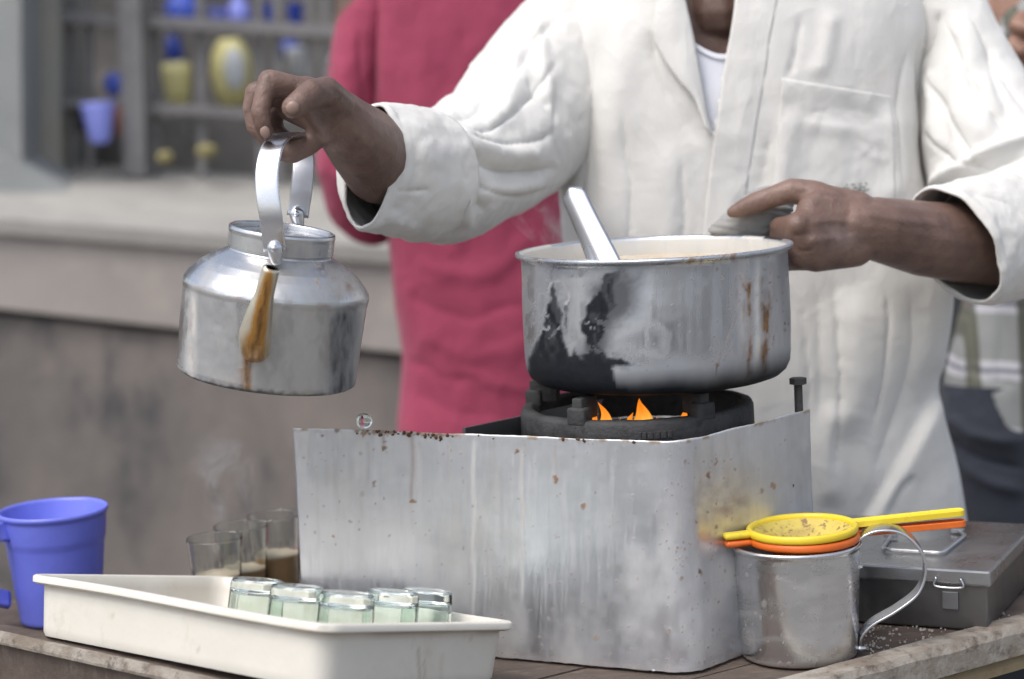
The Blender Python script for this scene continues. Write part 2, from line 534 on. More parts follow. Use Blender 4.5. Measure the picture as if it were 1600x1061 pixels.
v, f = slab(lambda x: z_mid(x) - .03, lambda x: z_mid(x) + .01, YW + .06, .45); mk('joint', v, f, m_flat('dark_joint', (.05, .048, .045), .95), wall, (0, YW, 0), False)
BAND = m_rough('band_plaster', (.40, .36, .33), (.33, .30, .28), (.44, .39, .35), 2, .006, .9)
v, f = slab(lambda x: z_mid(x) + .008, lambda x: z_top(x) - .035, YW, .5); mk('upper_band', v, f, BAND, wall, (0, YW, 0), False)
zb = rowz(0, 318, 540, 262 + 22, 5.25)
cop = []
v = []
for x in (XL, XR):
    v += [(x, YW - .02, z_top(x) - .033), (x, YW - .02, z_top(x)), (x, YW + .75, z_top(x) + .093), (x, YW + .75, z_top(x) - .033)]
mk('coping', v, [(0, 4, 5, 1), (1, 5, 6, 2), (2, 6, 7, 3), (3, 7, 4, 0), (0, 1, 2, 3), (7, 6, 5, 4)], COPING, wall, (0, YW, 0), False)

# iron grille on the coping
YG = YW + .62
zc = lambda x: z_top(x) + .04
gril = root('iron_grille', (-.5, YG, 1.0), 'dusty grey iron grille of posts and rails above the boundary wall', 'grille')
def barpx(name, p0, p1, wpx, Y, dep=.03):
    a, b = at(*p0, Y), at(*p1, Y)
    d = unit(b - a); n = unit(np.cross(d, [0, 1, 0])) * (wpx / FPX * Y / 2)
    q = [a - n, b - n, b + n, a + n]
    v, f = quad_prism(*q, dep)
    v -= np.array([0, dep / 2, 0])
    return mk(name, v, f, RAIL, gril, (a + b) / 2, False)
barpx('post', (213, 275), (196, -260), 34, YG - .03, .05)
barpx('post', (650, 310), (640, -260), 34, YG - .03, .05)
barpx('post', (1080, 330), (1075, -260), 34, YG - .03, .05)
barpx('post', (1512, 400), (1510, -260), 34, YG - .03, .05)
barpx('rail', (60, 24), (1700, 110), 17, YG)
barpx('rail', (60, 158), (1700, 250), 14, YG)
barpx('rail', (60, -120), (1700, -40), 22, YG)
for x in (112, 138, 240, 312, 404, 432, 482, 506, 560, 600, 700, 1540, 1590):
    barpx('bar', (x + 4, 262 + x * .05), (x - 3, -250), 10 if x % 3 else 13, YG + .035, .015)

# stall behind the grille: back wall, shelf and side pillars
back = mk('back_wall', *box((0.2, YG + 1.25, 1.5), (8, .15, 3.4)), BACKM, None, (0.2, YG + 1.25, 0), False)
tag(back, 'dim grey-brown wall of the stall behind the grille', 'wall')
shelf_top = at(300, 172, YG + .45)[2]
sh = mk('shelf', *box((0.0, YG + .45, shelf_top - .16), (2.6, .45, .30)), m_rough('dusty_shelf', (.26, .25, .23), (.20, .19, .18), (.15, .14, .13), 3, .005), None, (0, YG + .45, 1), False)
tag(sh, 'dusty grey shelf inside the stall behind the grille', 'shelf')
a, b = at(-60, 290, YG - .2), at(30, 290, YG - .2)
pil = mk('pillar', *quad_prism(at(-140, 330, YG - .25), at(34, 300, YG - .25), at(30, -300, YG - .25), at(-140, -300, YG - .25), .4), GREYP, None, at(-50, 300, YG), False)
tag(pil, 'smooth grey plastered pillar at the left edge', 'pillar')
pil = mk('pillar', *quad_prism(at(30, 300, YG - .05), at(96, 290, YG - .05), at(88, -300, YG - .05), at(26, -300, YG - .05), .35), PILLARM, None, at(60, 300, YG), False)
tag(pil, 'pale beige plastered pillar beside the iron grille', 'pillar')
# mortar-coloured ramp of cement piled at the pillar foot
mv = []
K = 14
for i in range(K + 1):
    t = i / K
    zz = at(-60, 185, YG - .4)[2] * (1 - t) + (z_top(-.9) + .02) * t
    p0 = at(-120 + 260 * t, 200, YG - .35)
    zz += .03 * math.sin(5 * t) * (1 - t)
    mv += [(p0[0], YG - .42 + .1 * t, z_top(-1.0) - .01), (p0[0], YG - .36 + .1 * t, zz), (p0[0], YG + .0, zz + .01)]
mo = mk('cement_mound', mv, grid_faces(K + 1, 3), GREYP, None, at(-20, 280, YG), True)
tag(mo, 'grey cement fillet sloping down from the pillar onto the coping', 'cement')

# plastic things on show behind the grille
def ell(px, py, wpx, hpx, Y, mat, name, label, cat, prof=None, n=24, group=None):
    c = at(px, py, Y); k = Y / FPX
    if prof is None:
        t = np.linspace(0, math.pi, 14); prof = [(math.sin(a), -math.cos(a)) for a in t]
    pr = [(max(r, 1e-3) * wpx * k / 2, z * hpx * k / 2) for r, z in prof]
    v, f = lathe(pr, n, c)
    o = mk(name, v, f, mat, None, c - V(0, 0, hpx * k / 2))
    return tag(o, label, cat, group)
CUPP = [(.0, -1), (.62, -1), (.66, -.9), (.97, .95), (1.0, 1), (.93, .97), (.6, -.8), (0, -.82)]
JUGP = [(.0, -1), (.75, -1), (.9, -.85), (1.0, -.2), (.85, .35), (.5, .6), (.5, .85), (.56, 1), (.0, .98)]
PAILP = [(0, -1), (.8, -1), (1, .9), (1.04, 1), (.95, .95), (.75, -.9), (0, -.9)]
BLUE2 = m_plastic('mid_blue_plastic', (.10, .17, .72), (.08, .13, .62), .35)
BLUE3 = m_plastic('deep_blue_plastic', (.03, .07, .42), (.025, .055, .34), .35)
LILAC = m_plastic('lilac_plastic', (.30, .34, .86), (.26, .30, .80), .4)
PYEL = m_plastic('pale_yellow_plastic', (.78, .73, .36), (.68, .62, .25), .4)
DUSTY = m_plastic('dusty_yellow_cloth', (.26, .23, .10), (.20, .175, .08), .8)
PWHI = m_plastic('pale_white_plastic', (.66, .68, .70), (.58, .62, .66), .4)
ORED = m_plastic('faded_red_plastic', (.42, .16, .10), (.34, .12, .08), .5)
YS = YG + .30
ell(283, 12, 52, 66, YS, BLUE2, 'plastic_jug', 'blue plastic jug, leftmost on the top row behind the grille', 'jug', JUGP)
ell(340, 28, 32, 34, YS, LILAC, 'plastic_cup', 'small lilac-blue plastic cup on the top row beside the taller jug', 'cup', CUPP)
ell(374, 18, 36, 56, YS, LILAC, 'plastic_jug', 'lilac-blue plastic jug on the top row above the yellow pitcher', 'jug', JUGP)
ell(425, 24, 30, 38, YS, BLUE3, 'plastic_cup', 'deep blue plastic cup on the top row above the raised hand', 'cup', CUPP)
ell(462, 26, 28, 42, YS, BLUE3, 'plastic_cup', 'deep blue plastic cup, rightmost on the top row behind the grille', 'cup', CUPP)
ell(272, 78, 32, 44, YS, BLUE3, 'plastic_tumbler', 'deep blue plastic tumbler upended on the yellow bottle', 'tumbler', CUPP[::-1] and [(0, -1), (1, -1), (.7, 1), (0, 1)])
ell(277, 134, 46, 76, YS, PYEL, 'plastic_bottle', 'pale yellow plastic bottle under a blue tumbler', 'bottle', [(0, -1), (.6, -1), (.85, -.3), (1, .5), (.95, .9), (.5, 1), (0, 1)])
ball = ell(362, 114, 66, 104, YS, PYEL, 'plastic_pitcher', 'big pale yellow pitcher with a white front on the shelf', 'pitcher', [(0, -1), (.55, -.97), (.85, -.6), (1, 0), (.9, .55), (.62, .9), (.5, 1), (0, .98)])
c = at(366, 108, YS - .06)
t = np.linspace(0, math.pi, 12)
v, f = lathe([(max(math.sin(a), .001) * .028, -math.cos(a) * .055) for a in t], 20)
v = v * V(1, .5, 1) + c
mk('white_front', v, f, PWHI, ball, c)
ell(466, 97, 38, 46, YS, PWHI, 'plastic_pot', 'pale bluish white plastic pot just right of the raised hand', 'pot', PAILP)
ell(452, 76, 34, 26, YS + .1, BLUE3, 'plastic_dish', 'dark blue dish resting behind the pale plastic pot', 'dish', [(0, -1), (1, -1), (1, .3), (.5, 1), (0, 1)])
ell(518, 108, 24, 42, YS, PWHI, 'plastic_pot', 'pale plastic pot half hidden by the magenta sleeve', 'pot', PAILP)
ell(154, 192, 54, 64, YG - .1, LILAC, 'plastic_cup', 'bright lilac-blue plastic cup hanging on the grille', 'cup', [(.0, -1), (.45, -1), (.6, -.8), (.97, .85), (1.0, 1), (.93, .97), (.6, -.7), (0, -.72)])
ell(177, 132, 30, 38, YG + .1, BLUE2, 'plastic_ball', 'small violet-blue plastic ball above the hanging cup', 'ball')
ell(188, 190, 22, 46, YG - .02, ORED, 'plastic_tumbler', 'faded red tumbler beside the hanging blue cup', 'tumbler', CUPP)
ell(118, 184, 26, 44, YG + .05, DARKIN, 'black_tin', 'small black tin beside the hanging blue cup', 'tin', [(0, -1), (1, -1), (1, 1), (0, 1)])
ell(258, 246, 28, 22, YG - .12, DUSTY, 'yellow_bundle', 'small dusty yellow bundle on the coping by the post', 'bundle')
ell(323, 236, 34, 24, YG - .1, DUSTY, 'yellow_bundle', 'dull yellow bundle on the coping below the pitcher', 'bundle')

# ------------------------------------------------------------------ cart
KX = V(-.083, 1.560); DL = V(-.7706, .6373); DR = V(.8287, .5598)
def clip(poly, n, c):
    """keep the side of a convex polygon where p.n <= c"""
    out = []
    for i in range(len(poly)):
        a, b = poly[i], poly[(i + 1) % len(poly)]
        da, db = a @ n - c, b @ n - c
        if da <= 0: out.append(a)
        if da * db < 0: out.append(a + (b - a) * (da / (da - db)))
    return out
def extrude(poly, z0, z1):
    n = len(poly)
    v = [(p[0], p[1], z0) for p in poly] + [(p[0], p[1], z1) for p in poly]
    f = [tuple(range(n - 1, -1, -1)), tuple(range(n, 2 * n))] + [(i, (i + 1) % n, n + (i + 1) % n, n + i) for i in range(n)]
    return v, f
cart = root('tea_cart', (KX[0], KX[1], 0), 'weathered wooden tea cart whose plank top carries the stove and tray', 'cart')
nL = V(-DR[1], DR[0])                         # across the planks
wpl = .098
for k in range(10):
    a0, a1 = k * wpl + .0015, (k + 1) * wpl - .0015
    s = DL @ nL
    q0 = KX + DL * (a0 / s); q1 = KX + DL * (a1 / s)
    poly = [q0, q0 + DR * 1.6, q1 + DR * 1.6, q1]
    poly = clip(poly, V(0, 1), 2.262)
    poly = clip(poly, V(1, 0), .95)
    if len(poly) < 3: continue
    dz = random.uniform(-.0012, .0)
    v, f = extrude(poly, ZT - .022, ZT + dz)
    mk('plank', v, f, WOOD, cart, (*q0, ZT), False)
# raised edge board on the left, flaked white edge trim on the right
nb = V(-DL[1], DL[0])
nb = nb if nb[1] > 0 else -nb
def board(name, p, d, length, inw, z0, z1, wob, mat, seg=60, seed=0):
    """a long board with a worn, uneven top edge"""
    t = np.linspace(0, length, seg)
    P = p[None] + t[:, None] * d
    n2 = V(-d[1], d[0]); n2 = n2 if n2[1] > 0 else -n2
    wz = fbm(np.stack([t * 22, np.full(seg, seed)], -1), seed) * wob
    wy = fbm(np.stack([t * 30, np.full(seg, seed + 5)], -1), seed + 3) * wob
    rows = []
    for i in range(seg):
        o = P[i]; q = o + n2 * inw; e = o + n2 * (.004 + abs(wy[i]))
        rows.append([(*o, z0), (*(o + n2 * wy[i] * .5), z1 - .006 - abs(wz[i])), (*e, z1 + wz[i] * .4), (*(q - n2 * .003), z1 + wz[i] * .3), (*q, z1 - .004), (*q, z0)])
    v = np.array(rows).reshape(-1, 3)
    f = grid_faces(seg, 6, True) + [(5, 4, 3, 2, 1, 0), tuple(range((seg - 1) * 6, seg * 6))]
    return mk(name, v, f, mat, cart, (*p, z0), False)
board('edge_board', KX, DL, 1.15, .026, .672, .750, .003, WOOD, 140, 1)
board('edge_trim', KX - nb * .006, DL, 1.15, .012, .742, .7515, .003, WOODW, 180, 2)
board('lower_rail', KX - nb * .012, DL, 1.15, .03, .625, .668, .003, WOODW, 100, 4)
nr_ = V(DR[1], -DR[0])
board('edge_trim', KX + nr_ * .002, DR, 1.25, .034, .672, .7005, .003, WOODW, 200, 6)
YELW = m_rough('yellowed_wood', (.30, .235, .14), (.22, .165, .09), (.15, .11, .065), 9, .004, .8, (1, 1, 1), 70)
board('lower_rail', KX - nr_ * .004, DR, 1.25, .03, .655, .669, .0015, YELW, 120, 8)
UNDERSHADE = m_flat('dark_blue_shade_panel', (.02, .024, .035), .8)  # dark sheet standing in for the shadowed space under the cart
PURP = m_flat('dull_purple_cloth', (.10, .045, .085), .9)
for d, n_, mt, nm in ((DL, nb, PURP, 'side_cloth'), (DR, -nr_, UNDERSHADE, 'shade_panel')):
    p = KX + n_ * .05; q = KX + d * 1.1 + n_ * .05
    v, f = extrude([p, q, q + n_ * .015, p + n_ * .015], .12, .66)
    mk(nm, v, f, mt, cart, (*p, .12), False)
for p in (KX + DL * .05 + DR * .06, KX + DL * .9 + DR * .03, KX + DR * 1.0 + DL * .04):
    mk('leg', *box((p[0], p[1], .33), (.045, .045, .66)), WOOD, cart, (p[0], p[1], 0), False)
# spilled sugar and crumbs on the right-hand boards: too many to count
cv, cf = [], []
for i in range(170):
    u = random.random() ** .8; px = 1345 + 240 * random.random(); py = 992 - (px - 1345) * .12 + 42 * (random.random() - .25)
    p = atz(px, py, ZT)
    if (p[:2] - KX) @ nr_ > -.003: continue
    s = random.choice((.0006, .0008, .0012, .0018))
    v, f = box(p + V(0, 0, s * .45), (s, s * random.uniform(.7, 1.3), s), random.random() * 3)
    cf += [tuple(i_ + len(cv) for i_ in q) for q in f]; cv += v.tolist()
cr = mk('crumbs', cv, cf, m_flat('sugar_crumbs', (.52, .47, .42), .6), None, atz(1450, 990, ZT), False)
cr['kind'] = 'stuff'; tag(cr, 'pale spilled sugar crumbs on the boards beside the cash box', 'crumbs')

# ------------------------------------------------------------------ stove with its sheet-metal windscreen
FL, FR, RB = V(-.224, 2.029), V(.1505, 1.846), V(.290, 1.994)
ZS = .915
stove = root('gas_stove', (.1, 1.98, ZT), 'gas burner behind a bent, tea-stained sheet metal windscreen on the cart', 'stove')
def rounded_corner(a, b, c, r, n=24, na=150, nc=70):
    d1, d2 = unit(a - b), unit(c - b)
    ang = math.acos(np.clip(d1 @ d2, -1, 1)); t = r / math.tan(ang / 2)
    p1, p2 = b + d1 * t, b + d2 * t
    ctr = b + unit(d1 + d2) * (r / math.sin(ang / 2))
    a1 = math.atan2(*(p1 - ctr)[::-1]); a2 = math.atan2(*(p2 - ctr)[::-1])
    da = (a2 - a1 + math.pi) % (2 * math.pi) - math.pi
    arc = [ctr + r * V(math.cos(a1 + da * s), math.sin(a1 + da * s)) for s in np.linspace(0, 1, n)]
    return np.array([a + (p1 - a) * s for s in np.linspace(0, 1, na)][:-1] + arc + [p2 + (c - p2) * s for s in np.linspace(0, 1, nc)][1:])
path = rounded_corner(FL, FR, RB, .030, 36, 240, 105)
NR = 170
zz = np.linspace(ZT + .0015, ZS, NR)
nP = len(path)
tang = np.gradient(path, axis=0); tang /= np.linalg.norm(tang, axis=1)[:, None]
nout = np.stack([tang[:, 1], -tang[:, 0]], -1)
sv = np.zeros((NR, nP, 3))
arc = np.r_[0, np.cumsum(np.linalg.norm(np.diff(path, axis=0), axis=1))]
for i, z in enumerate(zz):
    h = (z - ZT) / .22
    w_ = fbm(np.stack([arc * 9, np.full(nP, h * 2.2)], -1), 5) * .0012 + .004 * (1 - h) ** 3 + .0003 * fbm(np.stack([arc * 30, np.full(nP, h * 7)], -1), 15)
    sv[i, :, :2] = path + nout * w_[:, None]
    sv[i, :, 2] = z
sv[-1, :, 2] += fbm(np.stack([arc * 40, arc * 0], -1), 8) * .0012
sv[0, :, 2] += np.abs(fbm(np.stack([arc * 60, arc * 0], -1), 9)) * .002
svf = sv.reshape(-1, 3)
Q = proj(svf)
def drips(Q, lst):
    o = np.zeros(len(Q))
    for x, y0, y1, wd, a in lst:
        xx = x + 1.2 * np.sin(Q[:, 1] / 17 + x)
        t = np.clip((Q[:, 1] - y0) / (y1 - y0 + 1e-6), -1, 2)
        o = np.maximum(o, a * np.exp(-((Q[:, 0] - xx) / wd) ** 2) * sstep(-.03, .03, t) * sstep(1.05, .8, t))
    return o
def spots(Q, lst):
    o = np.zeros(len(Q))
    for x, y, r, a in lst:
        m = (np.abs(Q[:, 0] - x) < 3 * r + 4) & (np.abs(Q[:, 1] - y) < 4 * r + 5)
        if not m.any(): continue
        q = Q[m]
        wv = np.stack([vnoise(q / (1.4 * r) + x, 3), vnoise(q / (1.4 * r) + y, 4)], -1) * r * .55
        d = np.hypot(q[:, 0] - x + wv[:, 0], (q[:, 1] - y + wv[:, 1]) / (1.25 + .4 * math.sin(x)))
        o[m] = np.maximum(o[m], a * sstep(r, r * .5, d))
    return o
rs = np.random.RandomState(4)
sp = [(600, 700, 4, .9), (808, 705, 4, 1), (820, 712, 3, .6), (585, 755, 4, .8), (566, 773, 5, .35), (547, 815, 4, .6), (521, 838, 3, .9), (492, 832, 3, .6), (645, 783, 5, .9), (601, 690, 3, .8), (565, 710, 4, .4), (720, 708, 4, .6), (868, 748, 5, .95), (912, 790, 5, .9), (870, 775, 3, .5), (965, 815, 4, .5), (990, 843, 4, .5), (1107, 745, 5, .95), (1104, 800, 4, .8), (1092, 893, 5, .95), (1065, 903, 4, .8), (1078, 850, 3, .6), (1207, 758, 5, .8), (1190, 766, 4, .7), (1148, 733, 3, .7), (1045, 985, 4, .7), (932, 995, 4, .6)]
sp += [(rs.uniform(470, 1240), rs.uniform(680, 1040), rs.uniform(1.2, 2.6), rs.uniform(.3, .8)) for _ in range(260)]
sp += [(rs.uniform(1040, 1150), rs.uniform(700, 1045), rs.uniform(1.3, 3.0), rs.uniform(.4, .9)) for _ in range(130)]
sp += [(560 + 130 * rs.rand() ** .8, 671 + 10 * rs.rand() ** 2, rs.uniform(2, 4.5), rs.uniform(.7, 1)) for _ in range(34)]
dr = [(644, 676, 795, 4.0, .55), (600, 678, 705, 3, .5), (656, 690, 780, 2, .28), (740, 690, 1010, 3, .0), (815, 690, 830, 2.5, .3), (575, 690, 760, 3, .2), (868, 695, 760, 3, .4), (700, 690, 760, 2.4, .25)]
dr += [(rs.uniform(1060, 1140), rs.uniform(700, 760), rs.uniform(830, 1030), rs.uniform(2, 6), rs.uniform(.1, .3)) for _ in range(16)]
stain = np.maximum(spots(Q, sp), drips(Q, dr))
brown = np.exp(-((Q[:, 0] - 1128) / 58) ** 2 - ((Q[:, 1] - 785) / 46) ** 2) * (.50 + .45 * fbm(Q / 16, 21)) + np.exp(-((Q[:, 0] - 1120) / 60) ** 2 - ((Q[:, 1] - 715) / 40) ** 2) * (.10 + .2 * fbm(Q / V(8, 26), 22))
foot = sstep(ZT + .012, ZT, svf[:, 2]) * .7 * (0.5 + .5 * fbm(Q / 6, 4))
stain = np.clip(np.maximum.reduce([stain, brown, foot]), 0, 1)
pale = drips(Q, [(740, 690, 990, 3.2, .55), (1100, 690, 800, 3, .2), (815, 700, 960, 3, .5), (655, 700, 800, 2.5, .35)] + [(rs.uniform(480, 1000), rs.uniform(700, 860), rs.uniform(880, 1000), rs.uniform(.8, 2.4), rs.uniform(.05, .26)) for _ in range(150)])
pale = np.maximum(pale, .38 * sstep(-.3, .7, fbm(Q / V(50, 90), 31)) * sstep(740, 880, Q[:, 1]))
edge = sstep(ZS - .002, ZS, svf[:, 2])
pale = np.clip(np.maximum(pale * (1 - stain), edge * .4 * (1 - stain)), 0, 1)
gr = .16 * sstep(-.2, .5, fbm(Q / V(30, 60), 51)) * sstep(900, 700, Q[:, 1]) + .10 * sstep(.0, .6, fbm(Q / V(7, 90), 52)) + .10 * sstep(0, .5, fbm(Q / V(90, 50), 53))
gr = np.maximum(gr, .34 * sstep(1150, 1262, Q[:, 0]) * (.7 + .5 * fbm(Q / V(20, 40), 54)))  # right face darker towards its rear edge
stain = np.maximum(stain, .9 * sstep(ZS - .004 - .005 * np.abs(fbm(Q / V(9, 9), 24)), ZS - .001, svf[:, 2]) * sstep(.0, .35, fbm(Q / V(16, 30), 25) + .35 * np.exp(-((Q[:, 0] - 630) / 70) ** 2)))
scr = mk('windscreen', svf, grid_faces(NR, nP), SHEET, stove, (*FR, ZT), True, {'stain': stain, 'soot_and_dark': np.clip(gr * (1 - pale) * (1 - stain), 0, 1), 'pale': pale})
md = scr.modifiers.new('t', 'SOLIDIFY'); md.thickness = .0016; md.offset = -1
rv, rf = [], []
for k in range(40):
    px_ = random.gauss(628, 38) if k < 33 else random.uniform(480, 1040)
    j_ = int(np.argmin(np.abs(proj(sv[-1])[:, 0] - px_)))
    r_c = random.uniform(.0006, .0019)
    c_ = sv[-1, j_] + V(random.uniform(-.001, .001), -.0008, -abs(random.gauss(0, .0022)))
    v, f = hull([(c_, r_c), (c_ + V(random.uniform(-1, 1), 0, random.uniform(-1, .2)) * r_c * 1.2, r_c * .7)], 7, 5)
    rf += [tuple(i_ + len(rv) for i_ in q) for q in f]; rv += v.tolist()
rc_ = mk('rust_crust', rv, rf, m_rough('rust', (.13, .06, .025), (.075, .035, .016), (.045, .024, .014), 200, .001, .9), scr, sv[-1, 60], True)
rc_['kind'] = 'stuff'
# stove body standing inside the screen
bd = unit(RB - FR)
B0 = V(-.052, 1.972); B1 = B0 + bd * .235
B2 = RB - bd * .012
def sheet(p, q, z0, z1, th, mat, name):
    d = unit(q - p); n_ = V(-d[1], d[0]) * th
    v, f = extrude([p, q, q + n_, p + n_], z0, z1)
    return mk(name, v, f, mat, stove, (*p, z0), False)
sheet(B0 + V(.002, .012), B1, ZT + .002, ZS - .001, .004, STEEL, 'side_plate')
sheet(B1, B2 - bd * .01, ZT + .002, ZS - .03, .002, DARKIN, 'rear_plate')
v, f = extrude([B0 + V(.006, .016), FR + V(-.02, .05), RB - bd * .02, B2 - bd * .02, B1], ZS - .075, ZS - .07)
mk('drip_pan', v, f, DARKIN, stove, (*B0, ZS - .07), False)
RC = at(995, 639, 2.03); RC[2] = .9235
ringp = [(.098, -.03), (.1145, -.03), (.117, -.028), (.1165, -.004), (.1145, 0), (.106, .001), (.103, -.003), (.098, -.02), (.098, -.03)]
v, f = lathe(ringp, 96, RC)
v += (fbm(v * 90, 3) * .0007)[:, None] * V(1, 1, 1)
ring = mk('burner_ring', v, f, IRON, stove, RC)
# raised cast lettering too worn to read: a row of small ridges on the ring
for k, (a, wd) in enumerate(((-1.63, .006), (-1.58, .004), (-1.53, .005), (-1.47, .004), (-1.42, .005), (-1.37, .004))):
    p = RC + V(.1172 * math.cos(a), .1172 * math.sin(a), -.013)
    mk('cast_mark', *box(p, (wd, .0016, .007), a + math.pi / 2, None, .0006), IRON, ring, p, False)
bv, bf = lathe([(.001, .0), (.045, .0), (.05, -.006), (.05, -.04), (.03, -.045), (.001, -.045)], 40, RC + V(0, 0, -.022))
mk('burner_cap', bv, bf, IRON, stove, RC + V(0, 0, -.05))
POTZ = .9475
for a in (R(-124), R(-58), R(58), R(158)):
    c = RC + V(math.cos(a), math.sin(a), 0) * .108
    inn = RC + V(math.cos(a), math.sin(a), 0) * .088
    v, f = join(box(c + V(0, 0, .004), (.017, .020, .018), a, None, .003), box((c + inn) / 2 + V(0, 0, (POTZ - RC[2]) / 2 - .001), (.03, .011, (POTZ - RC[2]) - .002), a, None, .002))
    mk('pan_support', v, f, IRON, stove, c)
# flames
def flame(px, py0, py1, wpx, Y, lean, seed, parent=None, name='flame'):
    b = at(px, py0, Y); t = at(px + lean, py1, Y)
    n = 16
    h = np.linspace(0, 1, n)
    P = b + (t - b) * h[:, None]
    P[:, 0] += .004 * np.sin(h * 4 + seed) * h
    rad = np.interp(h, [0, .12, .3, .6, .85, 1], [.5, .9, 1, .55, .2, .02]) * wpx / FPX * Y / 2
    v, f = tube(P, rad, 14)
    v[:, 1] = Y + (v[:, 1] - Y) * .7
    return mk(name, v, f, FLAME, parent or stove, b)
nf = NT('gas_flame')
tc = nf.n('ShaderNodeTexCoord').outputs['Generated']
sx = nf.n('ShaderNodeSeparateXYZ', {'Vector': tc}).outputs['Z']
fc = nf.mix(nf.ramp(sx, .0, .9), (1.0, .52, .09), (1.0, .24, .012))
em = nf.n('ShaderNodeEmission', {'Color': fc, 'Strength': nf.fmix(nf.ramp(nf.noise(60, 3, .6, (1, 1, .4)), .3, .7), .55, .95)})
tr = nf.n('ShaderNodeBsdfTransparent')
lw = nf.n('ShaderNodeLayerWeight', {'Blend': .35}).outputs['Facing']
mxs = nf.n('ShaderNodeMixShader', {0: nf.math('MINIMUM', nf.math('ADD', nf.ramp(lw, .08, .80), nf.math('MULTIPLY', nf.ramp(sx, .75, 1.0), .5)), .97), 1: em, 2: tr})
nf.t.links.new(mxs.outputs[0], nf.out.inputs[0])
FLAME = nf.m
for px_, y0_, y1_, w_f, Yf, ln, sd_ in ((948, 676, 628, 24, 1.955, -9, 0), (1003, 676, 622, 38, 1.965, 2, 1), (1066, 668, 638, 22, 1.98, 12, 2), (925, 668, 646, 14, 1.99, 6, 3)):
    fl = flame(px_, y0_, y1_, w_f, Yf, ln, sd_)
    flame(px_ - w_f * .36, y0_, y1_ + (y0_ - y1_) * .42, w_f * .55, Yf + .004, -5, sd_ + 2.2, fl, 'tongue')
    flame(px_ + w_f * .38, y0_, y1_ + (y0_ - y1_) * .55, w_f * .6, Yf - .003, 6, sd_ + 4.1, fl, 'tongue')
# bolt at the rear corner of the screen
bp = V(*(RB - bd * .006), ZS)
top = at(1247, 600, RB[1] - .005)
v, f = join(tube([V(top[0], RB[1] - .006, ZS - .02), top], .0042, 12), lathe([(.0005, .006), (.0085, .006), (.0085, 0), (.0005, 0)], 6, top))
mk('bolt', v, f, IRON, stove, bp, False)
# small clear glass stopper lying on the screen's edge
c = at(569, 657, 1.985)
v, f = lathe([(max(.0082 * math.sin(t), 1e-4), -.0082 * math.cos(t)) for t in np.linspace(0, math.pi, 14)], 20, c)
tag(mk('glass_stopper', v, f, GLASS, None, c), 'small clear glass ball perched on the top edge of the stove screen', 'stopper')

# ------------------------------------------------------------------ pot, tea, ladle
PC = at(1019, 386, 2.03); PB = np.array([PC[0] + .001, 2.03, POTZ])
H = PC[2] - POTZ
def paint_front(v, f, masks):
    """attributes from what a stain's outline looks like on the side facing the street"""
    Nn = vnormals(v, f); fr = ((CAM - v) * Nn).sum(1) > 0
    return fr
prof = [(.0005, .0), (.06, 0.0), (.1, 0.0), (.114, .0008), (.122, .0035), (.128, .0085), (.1315, .016), (.1328, .026)]
prof += [(.1328 + .0006 * math.sin(k / 40 * 3.1), .026 + (H - .034) * k / 60) for k in range(1, 61)]
prof += [(.1330, H - .006), (.1345, H - .0045), (.1372, H - .004), (.1382, H - .002), (.1375, H), (.1345, H + .0005), (.1315, H - .001)]
prof += [(.1305, H - .004), (.1303, H - .02), (.130, .02), (.125, .008), (.11, .003), (.0005, .003)]
v, f = lathe(prof, 420, PB)
th = np.arctan2(v[:, 1] - PB[1], v[:, 0] - PB[0])
dent = fbm(np.stack([np.cos(th) * 2.2, np.sin(th) * 2.2, (v[:, 2] - PB[2]) * 16], -1), 12) * .0011
v[:, :2] += (np.stack([np.cos(th), np.sin(th)], -1) * dent[:, None]) * sstep(.01, .03, v[:, 2] - PB[2])[:, None]
Q = proj(v)
fr = (v[:, 1] < PB[1] + .02) & ((np.hypot(v[:, 0] - PB[0], v[:, 1] - PB[1]) > .1312) | (v[:, 2] < PB[2] + .03))
outer = np.arange(len(v)) // 420 < 77
Qn = Q + 6 * np.stack([fbm(Q / 12, 1), fbm(Q / 12, 2)], -1)
Qs = Q + 12 * np.stack([fbm(Q / 28, 1), fbm(Q / 28, 2)], -1) + 3 * np.stack([fbm(Q / 6, 7), fbm(Q / 6, 8)], -1)
soot_poly = [(806, 700), (818, 590), (828, 545), (842, 520), (850, 486), (858, 452), (868, 432), (874, 460), (882, 500), (884, 530), (891, 552), (898, 538), (908, 553), (916, 548), (905, 515), (912, 482), (926, 455), (946, 424), (978, 416), (990, 440), (970, 480), (948, 512), (942, 540), (952, 556), (985, 562), (1008, 572), (962, 577), (966, 592), (990, 606), (1010, 604), (1030, 606), (1100, 606), (1180, 602), (1240, 590), (1240, 720)]
sp_in = in_poly(Qn, soot_poly)
sootm = sstep(-4, 7, sp_in)
sootm = sootm * (1 - .05 * sstep(575, 520, Q[:, 1] + 14 * fbm(Q / 18, 43)) * sstep(.2, -.25, fbm(Q / V(9, 16), 44)))
sootm = np.maximum(sootm, .62 * sstep(-42, 4, sp_in) * sstep(-.35, .45, fbm(Q / V(16, 26), 36)))
soot_refl = sstep(-36, 16, in_poly(Qs, [(908, 560), (930, 445), (962, 425), (1000, 430), (992, 480), (955, 520), (945, 570)])) * .88  # soft soot fade with a dark reflection band painted in
soot_refl = np.maximum(soot_refl, .42 * sstep(852, 812, Q[:, 0]) * sstep(-.3, .4, fbm(Q / V(14, 20), 37)))  # both pot edges darkened, painting in dark surroundings mirrored there
soot_refl = np.maximum(soot_refl, .5 * sstep(1190, 1238, Q[:, 0]) * (.8 + .4 * fbm(Q / V(9, 60), 38)))
soot_refl = np.maximum(soot_refl, .28 * sstep(-.1, .6, fbm(Q / V(16, 160), 39)))  # vertical reflection streaks painted in as darker tone
